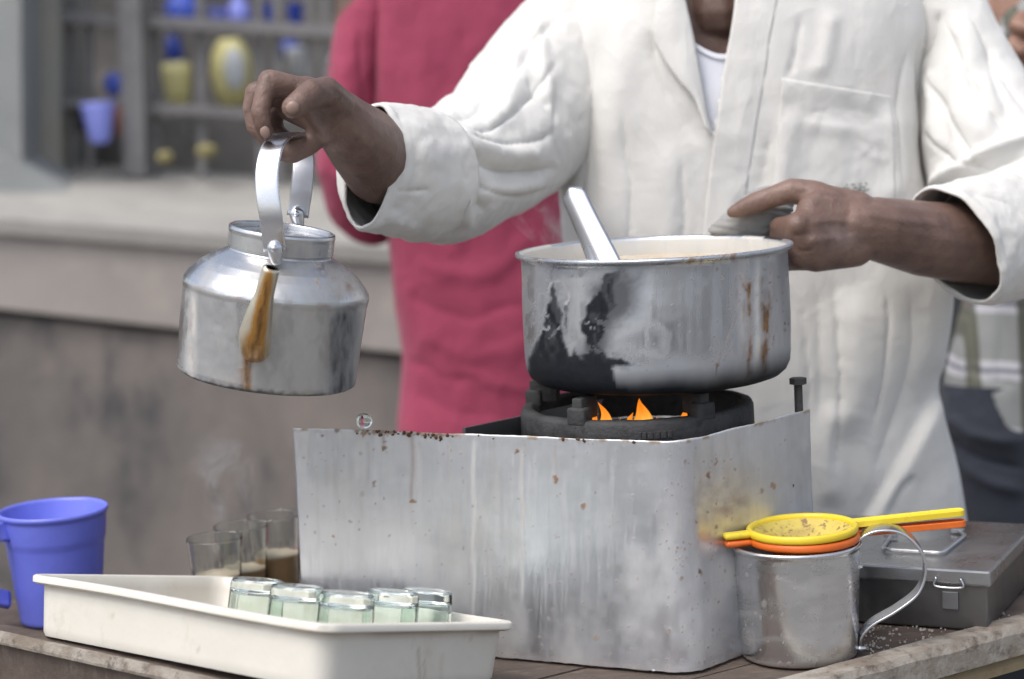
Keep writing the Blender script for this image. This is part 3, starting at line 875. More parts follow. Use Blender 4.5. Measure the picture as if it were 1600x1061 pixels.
sootm = sootm * (1 - .35 * sstep(945, 995, Q[:, 0] + 10 * fbm(Q / 15, 34)) * sstep(556, 530, Q[:, 1]))
flakes = sstep(.25, .42, fbm(Q / 9, 33)) * sstep(.0, .5, fbm(Q / 30, 35) + .25)
sootm = sootm * (1 - .75 * flakes * sstep(560, 520, Q[:, 1]))
pal = sstep(-2, 3, in_poly(Qn, [(882, 545), (890, 470), (862, 462), (880, 432), (935, 432), (912, 500), (918, 553), (905, 530), (893, 553)])) * .22
pal = np.maximum(pal, .5 * sstep(3.5, 1.2, dist_poly(Qn, [(858, 470), (862, 444), (880, 436), (890, 462), (884, 476)])[0]))
pal = np.maximum(pal, .14 * sstep(-2, 4, in_poly(Qn, [(940, 535), (962, 506), (1020, 497), (1050, 520), (1045, 560), (990, 560), (948, 550)])) * sstep(30, 8, np.abs(in_poly(Q, [(940, 535), (962, 506), (1020, 497), (1050, 520), (1045, 560), (990, 560), (948, 550)]))))
pal = np.maximum(pal, .35 * sstep(-2, 2, in_poly(Qn, [(955, 574), (1000, 588), (1040, 590), (1036, 604), (985, 602)])))
pal = np.maximum(pal, drips(Q, [(1184, 402, 596, 5, .8), (1158, 404, 540, 6, .35), (1012, 408, 560, 8, .18)]) * (.55 + .5 * sstep(-.3, .4, fbm(Q / V(5, 14), 45))))  # the faint wide run paints in a bright vertical reflection
pal *= (1 - sootm * .85)
stn = drips(Q, [(1165, 408, 600, 8, .4), (1190, 430, 600, 9, .55), (1152, 405, 500, 6, .3), (1206, 408, 590, 9, .35), (818, 400, 560, 5, .2)])
stn = np.maximum(stn, drips(Q, [(1172, 440, 606, 6, .95), (1197, 450, 604, 9, 1.0), (1150, 402, 470, 4, .5), (1162, 404, 520, 4, .55)]))
stn = stn * (.45 + .75 * sstep(-.3, .5, fbm(Q / V(7, 22), 41)))
stn = np.maximum(stn, spots(Q, [(1120, 569, 4, .9), (1168, 455, 4, .9), (1160, 445, 3, .9), (1080, 407, 6, .8), (1068, 406, 4, .8), (1145, 398, 7, .8), (1130, 400, 5, .7), (843, 408, 4, .8), (1095, 406, 4, .7)] + [(rs.uniform(1110, 1232), rs.uniform(372, 600), rs.uniform(1, 2.6), rs.uniform(.4, .9)) for _ in range(110)] + [(rs.uniform(820, 1100), rs.uniform(405, 600), rs.uniform(.8, 1.8), rs.uniform(.3, .6)) for _ in range(60)]))
stn = np.maximum(stn, .35 * sstep(3, 1, dist_poly(Q, [(1122, 565), (1145, 510), (1160, 470)])[0]))
stn = np.maximum(stn, .8 * sstep(3, 1, dist_poly(Q, [(1156, 430), (1163, 448), (1170, 458)])[0]))
hz = v[:, 2] - PB[2]
bottom_soot_shade = sstep(.050, .004, hz + .006 * fbm(np.stack([np.cos(th) * 4, np.sin(th) * 4, hz * 20], -1), 5))  # sooty base, carried higher to paint in shadow at the bottom
gen = sstep(.1, .5, fbm(np.stack([np.cos(th) * 3, np.sin(th) * 3, hz * 9], -1), 55)) * sstep(.11, .03, hz) * .8
soot_and_dark = np.where(outer, np.where(fr, np.maximum(sootm, soot_refl), gen), 0)
soot_and_dark = np.where(outer, np.maximum(soot_and_dark, bottom_soot_shade), 0)
inner = ~outer
rimtop = (hz > H - .0046)
innr0 = np.hypot(v[:, 0] - PB[0], v[:, 1] - PB[1]) < .1312
stn = np.where(fr | rimtop, stn, np.where(innr0, .8 * sstep(.25, .45, fbm(v * 260, 77)) * sstep(-.2, .3, fbm(v * 30, 78)), 0))
innr = np.hypot(v[:, 0] - PB[0], v[:, 1] - PB[1]) < .1312
pal = np.where(innr & (hz > .05), .75 + .25 * fbm(v * 120, 3), np.where(fr, pal, 0))
pot = mk('cooking_pot', v, f, ALU, None, PB, True, {'stain': np.clip(stn, 0, 1), 'soot_and_dark': np.clip(soot_and_dark, 0, 1), 'pale': np.clip(pal, 0, 1)})
tag(pot, 'dented aluminium cooking pot of milk tea, sooty at lower left, over the flame', 'pot')
rr = np.linspace(.0005, .1302, 40)
v, f = lathe([(r_, 0) for r_ in rr], 120, PB + V(0, 0, H - .019))
v[:, 2] += .0016 * fbm(v * 60, 61) + .0009 * fbm(v * 190, 62)
tea = mk('milk_tea', v, f, FOAM, None, PB + V(0, 0, H - .02))
tag(tea, 'frothy milk tea filling the cooking pot', 'tea')
lp0, lp1 = at(899, 310, 2.075), at(940, 400, 2.035)
LN = unit(lp1 - lp0)
side = unit(np.cross(LN, [0.1, 1, .2]))
up_ = np.cross(side, LN)
rows = []
for k, t in enumerate(np.linspace(-.012, .21, 60)):
    c = lp0 + LN * t
    wd = .0125 + .004 * sstep(.0, .12, t)
    if t < 0: wd = .0125 * math.sqrt(max(1 - (t / .0121) ** 2, .02))
    for s in np.linspace(-1, 1, 13):
        rows.append(c + side * wd * s - up_ * (.0045 * (1 - s * s)))
v = np.array(rows)
lad = root('ladle', lp0, 'plain steel ladle standing in the pot of milk tea', 'ladle')
hd = mk('handle', v, grid_faces(60, 13), ALUP, lad, lp0)
md = hd.modifiers.new('t', 'SOLIDIFY'); md.thickness = .0018; md.offset = 0
bc = lp0 + LN * .185 + V(.0, 0, -.012)
bc[2] = max(bc[2], PB[2] + .036)
v, f = lathe([(.032 * math.sin(t), -.032 * math.cos(t)) for t in np.linspace(.02, math.pi / 2, 12)] + [(.0305 * math.sin(t), -.0305 * math.cos(t)) for t in np.linspace(math.pi / 2, .02, 12)], 32, bc)
mk('bowl', v, f, ALUP, lad, bc)

# ------------------------------------------------------------------ kettle
KC = at(416, 590, 1.935)
rotK = Matrix.Rotation(R(10), 3, 'Y') @ Matrix.Rotation(R(2.5), 3, 'X')
RK = np.array(rotK)
def K2W(p): return np.asarray(p) @ RK.T + KC
prof = [(.0005, 0), (.075, 0), (.081, .001), (.0845, .0035), (.0852, .008)]
prof += [(.0852 + .0022 * k / 24, .008 + .074 * k / 24) for k in range(1, 25)]
prof += [(.0880, .085), (.0880, .0875), (.0872, .0905), (.0835, .0965), (.077, .1035), (.069, .1100), (.060, .1155), (.0535, .1190), (.0495, .1212), (.0487, .1235), (.0500, .1242), (.0500, .1375), (.0505, .1405), (.0500, .1430), (.0480, .1440), (.0462, .1425), (.0460, .12), (.06, .105), (.083, .085), (.082, .004), (.0005, .003)]
NK = 46
prof_o = dens(prof[:NK]); NKO = len(prof_o)
prof = np.vstack([prof_o, prof[NK:]])
kv, kf = lathe(prof, 300)
th = np.arctan2(kv[:, 1], kv[:, 0])
kv[:, :2] *= (1 + .012 * fbm(np.stack([np.cos(th) * 2.4, np.sin(th) * 2.4, kv[:, 2] * 22], -1), 71) * sstep(.0, .01, kv[:, 2]))[:, None]
kw = K2W(kv)
Q = proj(kw)
frk = (kv[:, 1] < .02) & (np.arange(len(kv)) // 300 < NKO)
stk = drips(Q, [(386, 530, 625, 7, 1.0), (391, 540, 616, 4, .9), (380, 575, 622, 9, .7)])
stk = np.maximum(stk, .55 * np.exp(-((Q[:, 0] - 368) / 28) ** 2 - ((Q[:, 1] - 598) / 13) ** 2) * (.7 + .6 * fbm(Q / 10, 3)))
stk = np.maximum(stk, spots(Q, [(495, 412, 5, .7), (497, 440, 4, .7), (500, 395, 3, .5), (505, 425, 3, .5)] + [(rs.uniform(480, 570), rs.uniform(395, 470), rs.uniform(1, 2.5), .45) for _ in range(30)]))
stk = np.maximum(stk, .60 * sstep(480, 540, Q[:, 0]) * sstep(395, 420, Q[:, 1]) * sstep(476, 455, Q[:, 1]) * (.5 + fbm(Q / 14, 5)))
stk = np.maximum(stk, .22 * sstep(20, 0, np.abs(Q[:, 0] - 512)) * sstep(460, 490, Q[:, 1]) * (.5 + fbm(Q / V(8, 30), 6)))
stk = np.maximum(stk, .3 * sstep(10, 0, np.abs(Q[:, 0] - 300)) * sstep(430, 470, Q[:, 1]) * (.5 + fbm(Q / V(8, 30), 8)))
sok = 1.0 * np.exp(-((Q[:, 0] - 534) / 22) ** 2) * sstep(470, 500, Q[:, 1]) * (.75 + .6 * fbm(Q / V(10, 40), 9))
sok = np.maximum(sok, .30 * np.exp(-((Q[:, 0] - 322) / 16) ** 2) * sstep(450, 480, Q[:, 1]) * (.8 + .5 * fbm(Q / V(10, 60), 19)))
sok = np.maximum(sok, .26 * sstep(-.1, .5, fbm(Q / V(18, 40), 20)))
sok = np.maximum(sok, .9 * sstep(.009, .001, kv[:, 2] + .004 * fbm(Q / 9, 10)))
stk = np.maximum(stk, .5 * sstep(8, 2, np.abs(Q[:, 0] - 300 - 4 * fbm(Q / 12, 13))) * sstep(440, 480, Q[:, 1]) * sstep(-.3, .3, fbm(Q / V(9, 22), 14)))
stk = np.maximum(stk, .55 * sstep(.004, .0005, np.abs(kv[:, 2] - .087)) * sstep(-.1, .5, fbm(Q / V(22, 9), 15)))
stk = np.maximum(stk, .45 * sstep(505, 520, Q[:, 0]) * sstep(560, 540, Q[:, 0]) * sstep(470, 500, Q[:, 1]) * sstep(-.1, .5, fbm(Q / V(6, 40), 16)))
palk = .6 * sstep(14, 4, np.abs(Q[:, 0] - 298)) * sstep(440, 470, Q[:, 1]) * (.5 + .7 * fbm(Q / V(8, 30), 18))
zero = np.zeros(len(kv))
ket = root('tea_kettle', KC, 'round-shouldered aluminium tea kettle with a tea-stained spout, held up by its strap handle', 'kettle')
kb = mk('body', kw, kf, ALUK, ket, KC, True, {'stain': np.clip(np.where(frk, stk, 0), 0, 1), 'soot_and_dark': np.clip(np.where(frk, sok, 0), 0, 1), 'pale': np.clip(np.where(frk, palk, 0), 0, 1)})
# spout: swells at the root, narrows to the mouth
az = R(-91)
dv = V(math.cos(az), math.sin(az), 0)
sp_ = [dv * .078 + V(-.003, 0, .042), dv * .091 + V(-.003, 0, .046), dv * .104 + V(-.002, 0, .060), dv * .113 + V(.001, 0, .081), dv * .119 + V(.004, 0, .100), dv * .124 + V(.008, 0, .124)]
sr = [.0135, .0140, .0148, .0118, .0086, .0078]
v, f = tube(sp_, sr, 28, 40, cap=False)
n0 = len(v)
vi, fi = tube(sp_[2:], [x * .82 for x in sr[2:]], 28, 30, cap=False)
v, f = join((v, f), (vi, [q[::-1] for q in fi]), )
f = f + [(n0 - 28 + j, n0 - 28 + (j + 1) % 28, n0 + 29 * 28 + (j + 1) % 28, n0 + 29 * 28 + j) for j in range(28)]
vw = K2W(v); Q = proj(vw)
out = np.arange(len(v)) < n0
tt = sstep(408, 440, Q[:, 1])
ss = .95 * np.exp(-((Q[:, 0] - (423 - (Q[:, 1] - 410) * .18)) / (6 + (Q[:, 1] - 400) * .075)) ** 2) * tt
ss = np.maximum(ss, .26 * np.exp(-((Q[:, 0] - (408 - (Q[:, 1] - 410) * .06)) / 12) ** 2) * sstep(420, 470, Q[:, 1]))
ss = np.maximum(ss, .98 * np.exp(-((Q[:, 0] - 398) / 20) ** 2) * sstep(500, 535, Q[:, 1]))
ss = ss * (.80 + .35 * fbm(Q / V(5, 25), 66))
spm = NT('stained_spout')
st_ = spm.attr('stain')
spc = spm.mix(spm.ramp(st_, .1, .5), (.56, .52, .42), (.40, .205, .05))
spc = spm.mix(spm.ramp(st_, .5, .95), spc, (.10, .04, .012))
spc = spm.mix(spm.attr('soot_and_dark'), spc, (.006, .006, .006))
spm.P(Base_Color=spc, Metallic=spm.fmix(st_, .75, .05), Roughness=spm.fmix(st_, .32, .22), Normal=spm.bump(spm.noise(120), .0008, .3))
mk('spout', vw, f, spm.m, ket, K2W(sp_[0]), True, {'stain': np.where(out, ss, 0), 'soot_and_dark': np.where(out, 0, 1.0), 'pale': np.zeros(len(v))})  # near black on the inner wall
hp = [at(430, 392, 1.872), at(424, 345, 1.866), at(418, 300, 1.868), at(418, 262, 1.876), at(427, 228, 1.893), at(447, 210, 1.925), at(466, 219, 1.957), at(474, 250, 1.978), at(471, 295, 1.988), at(465, 338, 1.99)]
hn = unit(np.cross(hp[-1] - hp[0], V(0, 0, 1)))
v, f = tube(hp, 1, 16, 60, flat=(.0108, .0018), nrm=hn)
mk('handle', v, f, ALUP, ket, hp[0])
for p, ofs in ((hp[0], V(0, -.003, 0)), (hp[-1], V(0, -.006, 0))):
    c = p + ofs
    v, f = join(*[hull([(c + V(0, 0, .003), .0075), (c + V(.001, 0, -.008), .0055)], 14, 9), hull([(c + V(0, -.006, .003), .0035), (c + V(0, -.003, .003), .0042)], 10, 7)])
    mk('handle_lug', v, f, ALUP, ket, c)
v, f = lathe([(.0003, .1395), (.012, .140), (.030, .1385), (.0435, .1375), (.0458, .1385), (.0458, .1365), (.0003, .136)], 80)
mk('lid', K2W(v), f, ALUP, ket, K2W((0, 0, .137)))
# little wire hook on the shoulder beside the spout
c0 = at(438, 452, 1.868)
v, f = tube([c0 + V(-.006, 0, .004), c0 + V(-.003, -.003, -.001), c0 + V(.003, -.003, -.001), c0 + V(.006, 0, .005)], .0011, 8, 16)
mk('shoulder_hook', v, f, STEEL, ket, c0)

# ------------------------------------------------------------------ aluminium mug, strainers
MC = atz(1249, 1022, ZT)
MC[2] = ZT + .001
MH = at(1244, 845, MC[1])[2] - MC[2]
prof = [(.0005, .002), (.04, .002), (.0525, .0), (.0548, .0018), (.0556, .006)]
prof += [(.0556 + .0040 * k / 50, .006 + (MH - .012) * k / 50) for k in range(1, 51)]
prof += [(.0605, MH - .005), (.0615, MH - .003), (.0612, MH - .0005), (.0600, MH), (.0588, MH - .001), (.0583, MH - .004), (.0545, .008), (.0005, .005)]
v, f = lathe(prof, 300, MC)
Q = proj(v)
frm = (v[:, 1] < MC[1]) & (np.arange(len(v)) // 300 < 60)
stm = spots(Q, [(1166, 898, 4, .5), (1195, 943, 5, .35), (1278, 1005, 3, .7), (1219, 1037, 3, .9), (1232, 1040, 4, .8), (1242, 1041, 3, .8), (1276, 1036, 3, .8)] + [(rs.uniform(1148, 1340), rs.uniform(870, 1048), rs.uniform(.8, 2.2), rs.uniform(.2, .6)) for _ in range(130)])
hz = v[:, 2] - MC[2]
stm = np.maximum(stm, .16 * sstep(.0, .6, fbm(Q / V(26, 50), 81)) * sstep(900, 960, Q[:, 1]))
stm = np.maximum(stm, .8 * sstep(.004, .0, hz))
mug = root('steel_mug', MC, 'tall dull aluminium mug with a bent strap handle, strainers across its mouth', 'mug')
mk('body', v, f, ALUM, mug, MC, True, {'stain': np.where(frm, np.clip(stm, 0, 1), 0), 'soot_and_dark': np.zeros(len(v)), 'pale': .10 * sstep(.1, .6, fbm(Q / V(60, 20), 82)) * frm})
Ym = MC[1]
mp = [at(1338, 882, Ym - .006), at(1331, 862, Ym - .006), at(1340, 840, Ym - .007), at(1368, 826, Ym - .008), at(1405, 828, Ym - .01), at(1434, 852, Ym - .012), at(1445, 885, Ym - .012), at(1434, 922, Ym - .012), at(1400, 950, Ym - .012), at(1362, 972, Ym - .01), at(1345, 992, Ym - .008), at(1344, 1010, Ym - .006)]
v, f = tube(mp, 1, 14, 70, flat=(.0012, .0085), nrm=(.0, .0, 1))
tt = spline(np.array(mp), 70); T_ = np.gradient(tt, axis=0)
nn = np.cross(T_, V(.12, 1, .22)); 
P_ = tt; T_ = T_ / np.linalg.norm(T_, axis=1)[:, None]
B_ = unit(V(.10, 1, .16)); B_ = np.repeat(B_[None], 70, 0); N_ = np.cross(T_, B_); N_ /= np.linalg.norm(N_, axis=1)[:, None]
a_ = np.linspace(0, 2 * math.pi, 14, endpoint=False)
c_ = np.sign(np.cos(a_)) * np.abs(np.cos(a_)) ** .35 * .0014; s_ = np.sign(np.sin(a_)) * np.abs(np.sin(a_)) ** .35 * .0085
v = (P_[:, None] + c_[None, :, None] * N_[:, None] + s_[None, :, None] * B_[:, None]).reshape(-1, 3)
mk('handle', v, f, ALUP, mug, mp[0])
for p in (mp[0], mp[-1]):
    v, f = hull([(p + V(-.002, -.008, 0), .003), (p + V(.003, -.008, 0), .0018)], 10, 7); mk('rivet', v, f, ALUP, mug, p)

def strainer(ctr, tilt, mat, netmat, label, yaw, spec):
    root_ = root('tea_strainer', ctr, label, 'strainer', 'strainers stacked on the mug')
    Rm = np.array(Matrix.Rotation(yaw, 3, 'Z') @ Matrix.Rotation(tilt, 3, 'Y'))
    w_ = lambda p: np.asarray(p) @ Rm.T + ctr
    ro = .0525
    pr = [(ro - .004 * 1.3, -.0035), (ro - .001, -.0038), (ro, -.002), (ro, .002), (ro - .0015, .0036), (ro - .0045, .0034), (ro - .0058, .001), (ro - .0058, -.002), (ro - .0052, -.0035)]
    v, f = lathe(pr, 90); mk('rim', w_(v), f, mat, root_, ctr)
    # hanging net bowl
    rr = np.linspace(0.0005, ro - .0045, 60)
    v, f = lathe([(r_, -.022 * (1 - (r_ / (ro - .0045)) ** 2) - .0005) for r_ in rr], 220)
    vw_ = w_(v)
    nb_ = mk('net', vw_, f, netmat, root_, ctr, True, {'stain': np.clip(sstep(.20, .34, fbm(v * 300, spec)) * sstep(-.3, .4, fbm(v * 50, spec + 5)) * 1.3 + sstep(.1, .6, fbm(v * 60, spec + 2)) * .45, 0, 1)})
    nb_.modifiers.new('t', 'SOLIDIFY').thickness = .0006
    # handle: a flat bar with raised edges and rounded end
    hx = np.linspace(ro - .003, ro + .108, 40)
    rows = []
    for x in hx:
        e = min(1, max(0, (ro + .1085 - x) / .007)); wy = .0072 * math.sqrt(max(1 - (1 - e) ** 2, .02)); 
        wy *= 1.0
        zc_ = .0
        rows.append([(x, -wy, -.003), (x, -wy, .0028), (x, -wy * .72, .0032), (x, -wy * .6, .0018), (x, wy * .6, .0018), (x, wy * .72, .0032), (x, wy, .0028), (x, wy, -.003)])
    v = np.array(rows).reshape(-1, 3); f = grid_faces(40, 8, True) + [(7, 6, 5, 4, 3, 2, 1, 0), tuple(range(39 * 8, 40 * 8))]
    o = mk('handle', w_(v), f, mat, root_, w_((ro, 0, 0)), False)
    o.modifiers.new('b', 'BEVEL').width = .0008
    v, f = hull([((-ro - .001, -.003, 0), .0034), ((-ro - .001, .003, 0), .0034), ((-ro - .021, -.003, 0), .0032), ((-ro - .021, .003, 0), .0032)], 12, 9)
    mk('rest_tab', w_(v), f, mat, root_, w_((-ro - .01, 0, 0)))
    return root_
zr = MC[2] + MH
sc_ = at(1253, 813, MC[1] - .004)
YNET = m_plastic('yellow_net', (.58, .47, .11), (.48, .37, .07), .6, dirt=(.3, .2, .06))
ONET = m_plastic('orange_net', (.6, .16, .03), (.5, .12, .02), .6, dirt=(.3, .1, .03))
strainer(np.array([sc_[0] + .001, sc_[1], zr + .0042]), R(-.4), ORAP, ONET, 'orange plastic tea strainer, lower of the two on the mug', R(9), 90)
strainer(np.array([sc_[0], sc_[1], zr + .0125]), R(-1.2), YELP, YNET, 'yellow plastic tea strainer full of tea specks, upper of the two on the mug', R(9), 95)

# ------------------------------------------------------------------ steel cash box
zl = ZT + .062
LFR = atz(1547, 893, zl); LFL = atz(1350, 881, zl)
ux = unit((LFR - LFL)[:2]); uy = V(-ux[1], ux[0])
W_, D_ = .235, .215
cash = root('cash_box', (*LFR[:2], ZT), 'dark grey steel cash box with a wire lid handle, right of the mug', 'cash box')
def cpt(x, y, z): return V(*(LFR[:2] - ux * x + uy * y), z)
MB = np.array([[ux[0], uy[0], 0], [ux[1], uy[1], 0], [0, 0, 1]])
bodyc = cpt(W_ / 2, D_ / 2, ZT + .0245)
o = mk('body', *box(bodyc, (W_ - .008, D_ - .008, .047), 0, MB, .002), BOXM, cash, bodyc, False)
lidc = cpt(W_ / 2, D_ / 2, zl - .008)
LIDM = m_metal('lid_steel', (.46, .47, .49), (.18, .42), (1, 1, 1), dirt=(.24, .22, .19), dirt_amt=.5, soot_and_dark=False)
lid = mk('lid', *box(lidc, (W_, D_, .016), 0, MB, .0025), LIDM, cash, lidc, False)
wp = [atz(1392, 838, zl + .003), atz(1378, 858, zl + .003), atz(1472, 864, zl + .004), atz(1508, 836, zl + .003), atz(1496, 829, zl + .003)]
wp2 = []
for i in range(len(wp) - 1):
    wp2 += [wp[i] * (1 - s) + wp[i + 1] * s for s in np.linspace(.06, .94, 8)]
v, f = tube(np.array(wp2), .0019, 10); mk('lid_handle', v, f, ALUP, lid, wp[0])
for p in (wp[0], wp[-1]):
    mk('handle_clip', *box(p + V(0, 0, .0005), (.014, .007, .004), 0, MB, .001), STEEL, lid, p, False)
hl = [at(1456, 915, LFR[1] - .0), at(1498, 917, LFR[1] - .0)]
lc = cpt(.040, -.004, zl - .014)
v, f = tube([lc - V(*(ux * .013), -.004), lc - V(*(ux * .013), .004), lc + V(*(ux * .013), -.004), lc + V(*(ux * .013), .004)], .0014, 8)
v, f = tube([lc + V(*(ux * .012), .006), lc + V(*(ux * .013), -.003), lc - V(*(ux * .013), .003), lc - V(*(ux * .012), -.006)], .0014, 8, 20)
mk('latch_loop', v, f, ALUP, cash, lc)
mk('latch_plate', *box(cpt(.040, .0025, ZT + .03), (.016, .003, .018), 0, MB, .0008), STEEL, cash, cpt(.04, 0, ZT + .03), False)

# ------------------------------------------------------------------ ivory plastic tray leaning on the raised edge board, with upturned glasses
TA = V(-.4612, 1.8922, .8092); ex = V(.75837, -.65156, .01869); ey = V(.6387, .73706, -.22091); ez = np.cross(ex, ey)
TA = TA - ex * .009 - ey * .004
TL, TW, TD = .404, .252, .056
def T2W(p): return np.asarray(p)[..., 0:1] * ex + np.asarray(p)[..., 1:2] * ey + np.asarray(p)[..., 2:3] * ez + TA
def rrect(inset, r, z, n=9):
    pts = []; r = r * .72
    for cx, cy, a0 in ((TL - inset - r, inset + r, -90), (TL - inset - r, TW - inset - r, 0), (inset + r, TW - inset - r, 90), (inset + r, inset + r, 180)):
        for a in np.linspace(a0, a0 + 90, n):
            pts.append((cx + r * math.cos(R(a)), cy + r * math.sin(R(a)), z))
        
    # subdivide the straight runs so that stains and sag have points to sit on
    out = []
    for i in range(len(pts)):
        a, b = np.array(pts[i]), np.array(pts[(i + 1) % len(pts)])
        m = max(1, int(np.linalg.norm(b - a) / .008)) if np.linalg.norm(b - a) > .02 else 1
        out += [a + (b - a) * k / m for k in range(m)]
    return np.array(out)
rings = [rrect(.012, .026, -TD), rrect(.0105, .0265, -TD + .004)]
for k in range(1, 9): rings.append(rrect(.0105 - .0025 * k / 8, .0268, -TD + .004 + (TD - .014) * k / 8))
rings += [rrect(.0075, .0272, -.0085), rrect(.0035, .0285, -.0085), rrect(.0015, .029, -.0075), rrect(-.0005, .030, -.0065), rrect(-.0005, .030, -.0015), rrect(.001, .029, .0), rrect(.0065, .0275, .0), rrect(.0082, .027, -.0015), rrect(.0105, .0265, -.012), rrect(.0135, .0255, -TD + .0055), rrect(.0165, .0240, -TD + .0028)]
nmin = min(len(r_) for r_ in rings)
def resample(P, n):
    Pc = np.vstack([P, P[:1]]); L = np.r_[0, np.cumsum(np.linalg.norm(np.diff(Pc, axis=0), axis=1))]
    t = np.linspace(0, L[-1], n, endpoint=False)
    return np.stack([np.interp(t, L, Pc[:, k]) for k in range(3)], -1)
# same angular sampling on every ring keeps the walls untwisted
def by_angle(P, n=240):
    c = V(TL / 2, TW / 2)
    Pc = np.vstack([P, P[:1]])
    a = np.unwrap(np.arctan2((Pc[:, 1] - c[1]) / TW, (Pc[:, 0] - c[0]) / TL))
    q = np.linspace(a[0], a[0] + 2 * math.pi, n, endpoint=False)
    return np.stack([np.interp(q, a, Pc[:, k]) for k in range(3)], -1)
q0 = None
rows = []
for r_ in rings:
    P_ = rrect and r_
    c = V(TL / 2, TW / 2)
    a = np.arctan2((P_[:, 1] - c[1]) / TW, (P_[:, 0] - c[0]) / TL)
    o_ = np.argsort(a); P_ = P_[o_]; a = a[o_]
    P_ = np.vstack([P_[-1:], P_, P_[:1]]); a = np.r_[a[-1] - 2 * math.pi, a, a[0] + 2 * math.pi]
    # dense near corners
    q = np.linspace(-math.pi, math.pi, 320, endpoint=False)
    rows.append(np.stack([np.interp(q, a, P_[:, k]) for k in range(3)], -1))
tv = np.array(rows)
n_t = tv.shape[1]
tv = tv.reshape(-1, 3)
tv[:, 2] += .0012 * np.sin(tv[:, 0] * 14) * (tv[:, 2] > -.02)
tf = grid_faces(len(rings), n_t, True) + [tuple(range(n_t - 1, -1, -1)), tuple(range((len(rings) - 1) * n_t, len(rings) * n_t))]
tw = T2W(tv); Q = proj(tw)
tst = np.maximum(spots(Q, [(735, 1001, 4, .9), (470, 1000, 4, .4), (465, 1008, 3, .4), (175, 962, 3, .3), (205, 1000, 4, .25)] + [(rs.uniform(80, 780), rs.uniform(920, 1060), rs.uniform(.8, 2), rs.uniform(.15, .4)) for _ in range(60)]), drips(Q, [(655, 1010, 1070, 2, .5), (662, 1030, 1070, 1.6, .4), (690, 1020, 1070, 3, .15)]))
lipline = .55 * sstep(.0035, .0, np.abs(tv[:, 2] + .0098)) * (.6 + .5 * fbm(Q / V(40, 8), 14))
tst = np.clip(np.maximum(tst, lipline), 0, 1)
tray = mk('plastic_tray', tw, tf, WHITEP, None, TA - ez * TD, True, {'stain': tst})
tray.modifiers.new('e', 'EDGE_SPLIT').split_angle = R(50)
tag(tray, 'ivory plastic tray holding upturned glasses, leaning on the cart edge', 'tray')
GH = .0732
gp = [(.0003, GH), (.019, GH), (.0222, GH - .001), (.0236, GH - .0035), (.0240, GH - .008), (.0252, .03), (.0262, .004), (.0263, .001), (.0258, 0), (.0250, .001), (.0240, .03), (.0226, GH - .012), (.021, GH - .0145), (.0003, GH - .0145)]
gp0 = len(dens(gp[:9]))
gp = np.vstack([dens(gp[:9]), dens(gp[8:])[1:]])
gv_, gf_ = lathe(gp, 60)
# faint facets on the outside wall
tg = np.arctan2(gv_[:, 1], gv_[:, 0])
outm = np.arange(len(gv_)) // 60 < gp0 - 2
gv_[:, :2] *= (1 + .012 * np.cos(tg * 10) * outm * (gv_[:, 2] < GH - .004))[:, None]
glabels = ['upturned greenish glass at the left end of the tray row', 'upturned greenish glass, second from the left in the tray', 'upturned greenish glass in the middle of the tray row', 'upturned greenish glass, second from the right in the tray', 'upturned greenish glass at the right end of the tray row']
gme = None
for (s, t), lb in zip(((.235, .080), (.2925, .0745), (.3485, .0805), (.331, .156), (.321, .213)), glabels):
    b = T2W(V(s, t, -TD + .003))
    if gme is None:
        o = mk('tea_glass', gv_, gf_, GLASS, None, (0, 0, 0)); gme = o.data
    else:
        o = bpy.data.objects.new('tea_glass', gme); COL.objects.link(o)
    o.matrix_world = Matrix.Translation(Vector(b)) @ Matrix([list(x) for x in np.stack([ex, ey, ez], 1)]).to_4x4() @ Matrix.Rotation(random.random() * 6, 4, 'Z')
    tag(o, lb, 'glass', 'upturned glasses in the tray')

# ------------------------------------------------------------------ glasses of tea left of the stove
def tea_glass(px, py, z, level, label):
    c = atz(px, py, z); b = V(c[0], c[1], ZT + .001); h = z - ZT
    rt = root('tea_glass', b, label, 'glass', 'glasses of tea beside the stove')
    pr = [(.0003, 0), (.020, 0), (.0218, .0015), (.0228, .006), (.0298, h - .001), (.0296, h), (.0288, h), (.0218, .009), (.0200, .0075), (.0003, .0075)]
    k0 = len(dens(pr[:6])); pr = np.vstack([dens(pr[:6]), dens(pr[5:])[1:]])
    v, f = lathe(pr, 60)
    tg = np.arctan2(v[:, 1], v[:, 0]); om = (np.arange(len(v)) // 60 < k0 - 2)
    v[:, :2] *= (1 + .010 * np.cos(tg * 12) * om * (v[:, 2] < h * .62))[:, None]
    mk('cup', v + b, f, GLASSC, rt, b)
    if level:
        r0 = lambda z_: .0218 + (.0288 - .0218) * (z_ - .009) / (h - .009) - .0004
        pr = [(.0003, .0082), (.0196, .0082), (.0214, .0098), (r0(level), level), (.0003, level - .0004)]
        v, f = lathe(dens(pr), 48, b); mk('tea', v, f, TEA, rt, b)
        pr = [(.0003, level + .0012), (r0(level) - .0006, level + .0012), (r0(level) - .0003, level + .0002), (.0003, level + .0002)]
        v, f = lathe(pr, 40, b); mk('froth', v, f, FOAM, rt, b)
tea_glass(335, 841, .782, .046, 'nearly empty tea glass, frontmost of three beside the stove')
tea_glass(376, 822, .785, .042, 'half-full glass of tea, middle of three beside the stove')
tea_glass(428, 806, .788, .049, 'fullest glass of milky tea, tucked behind the stove screen')

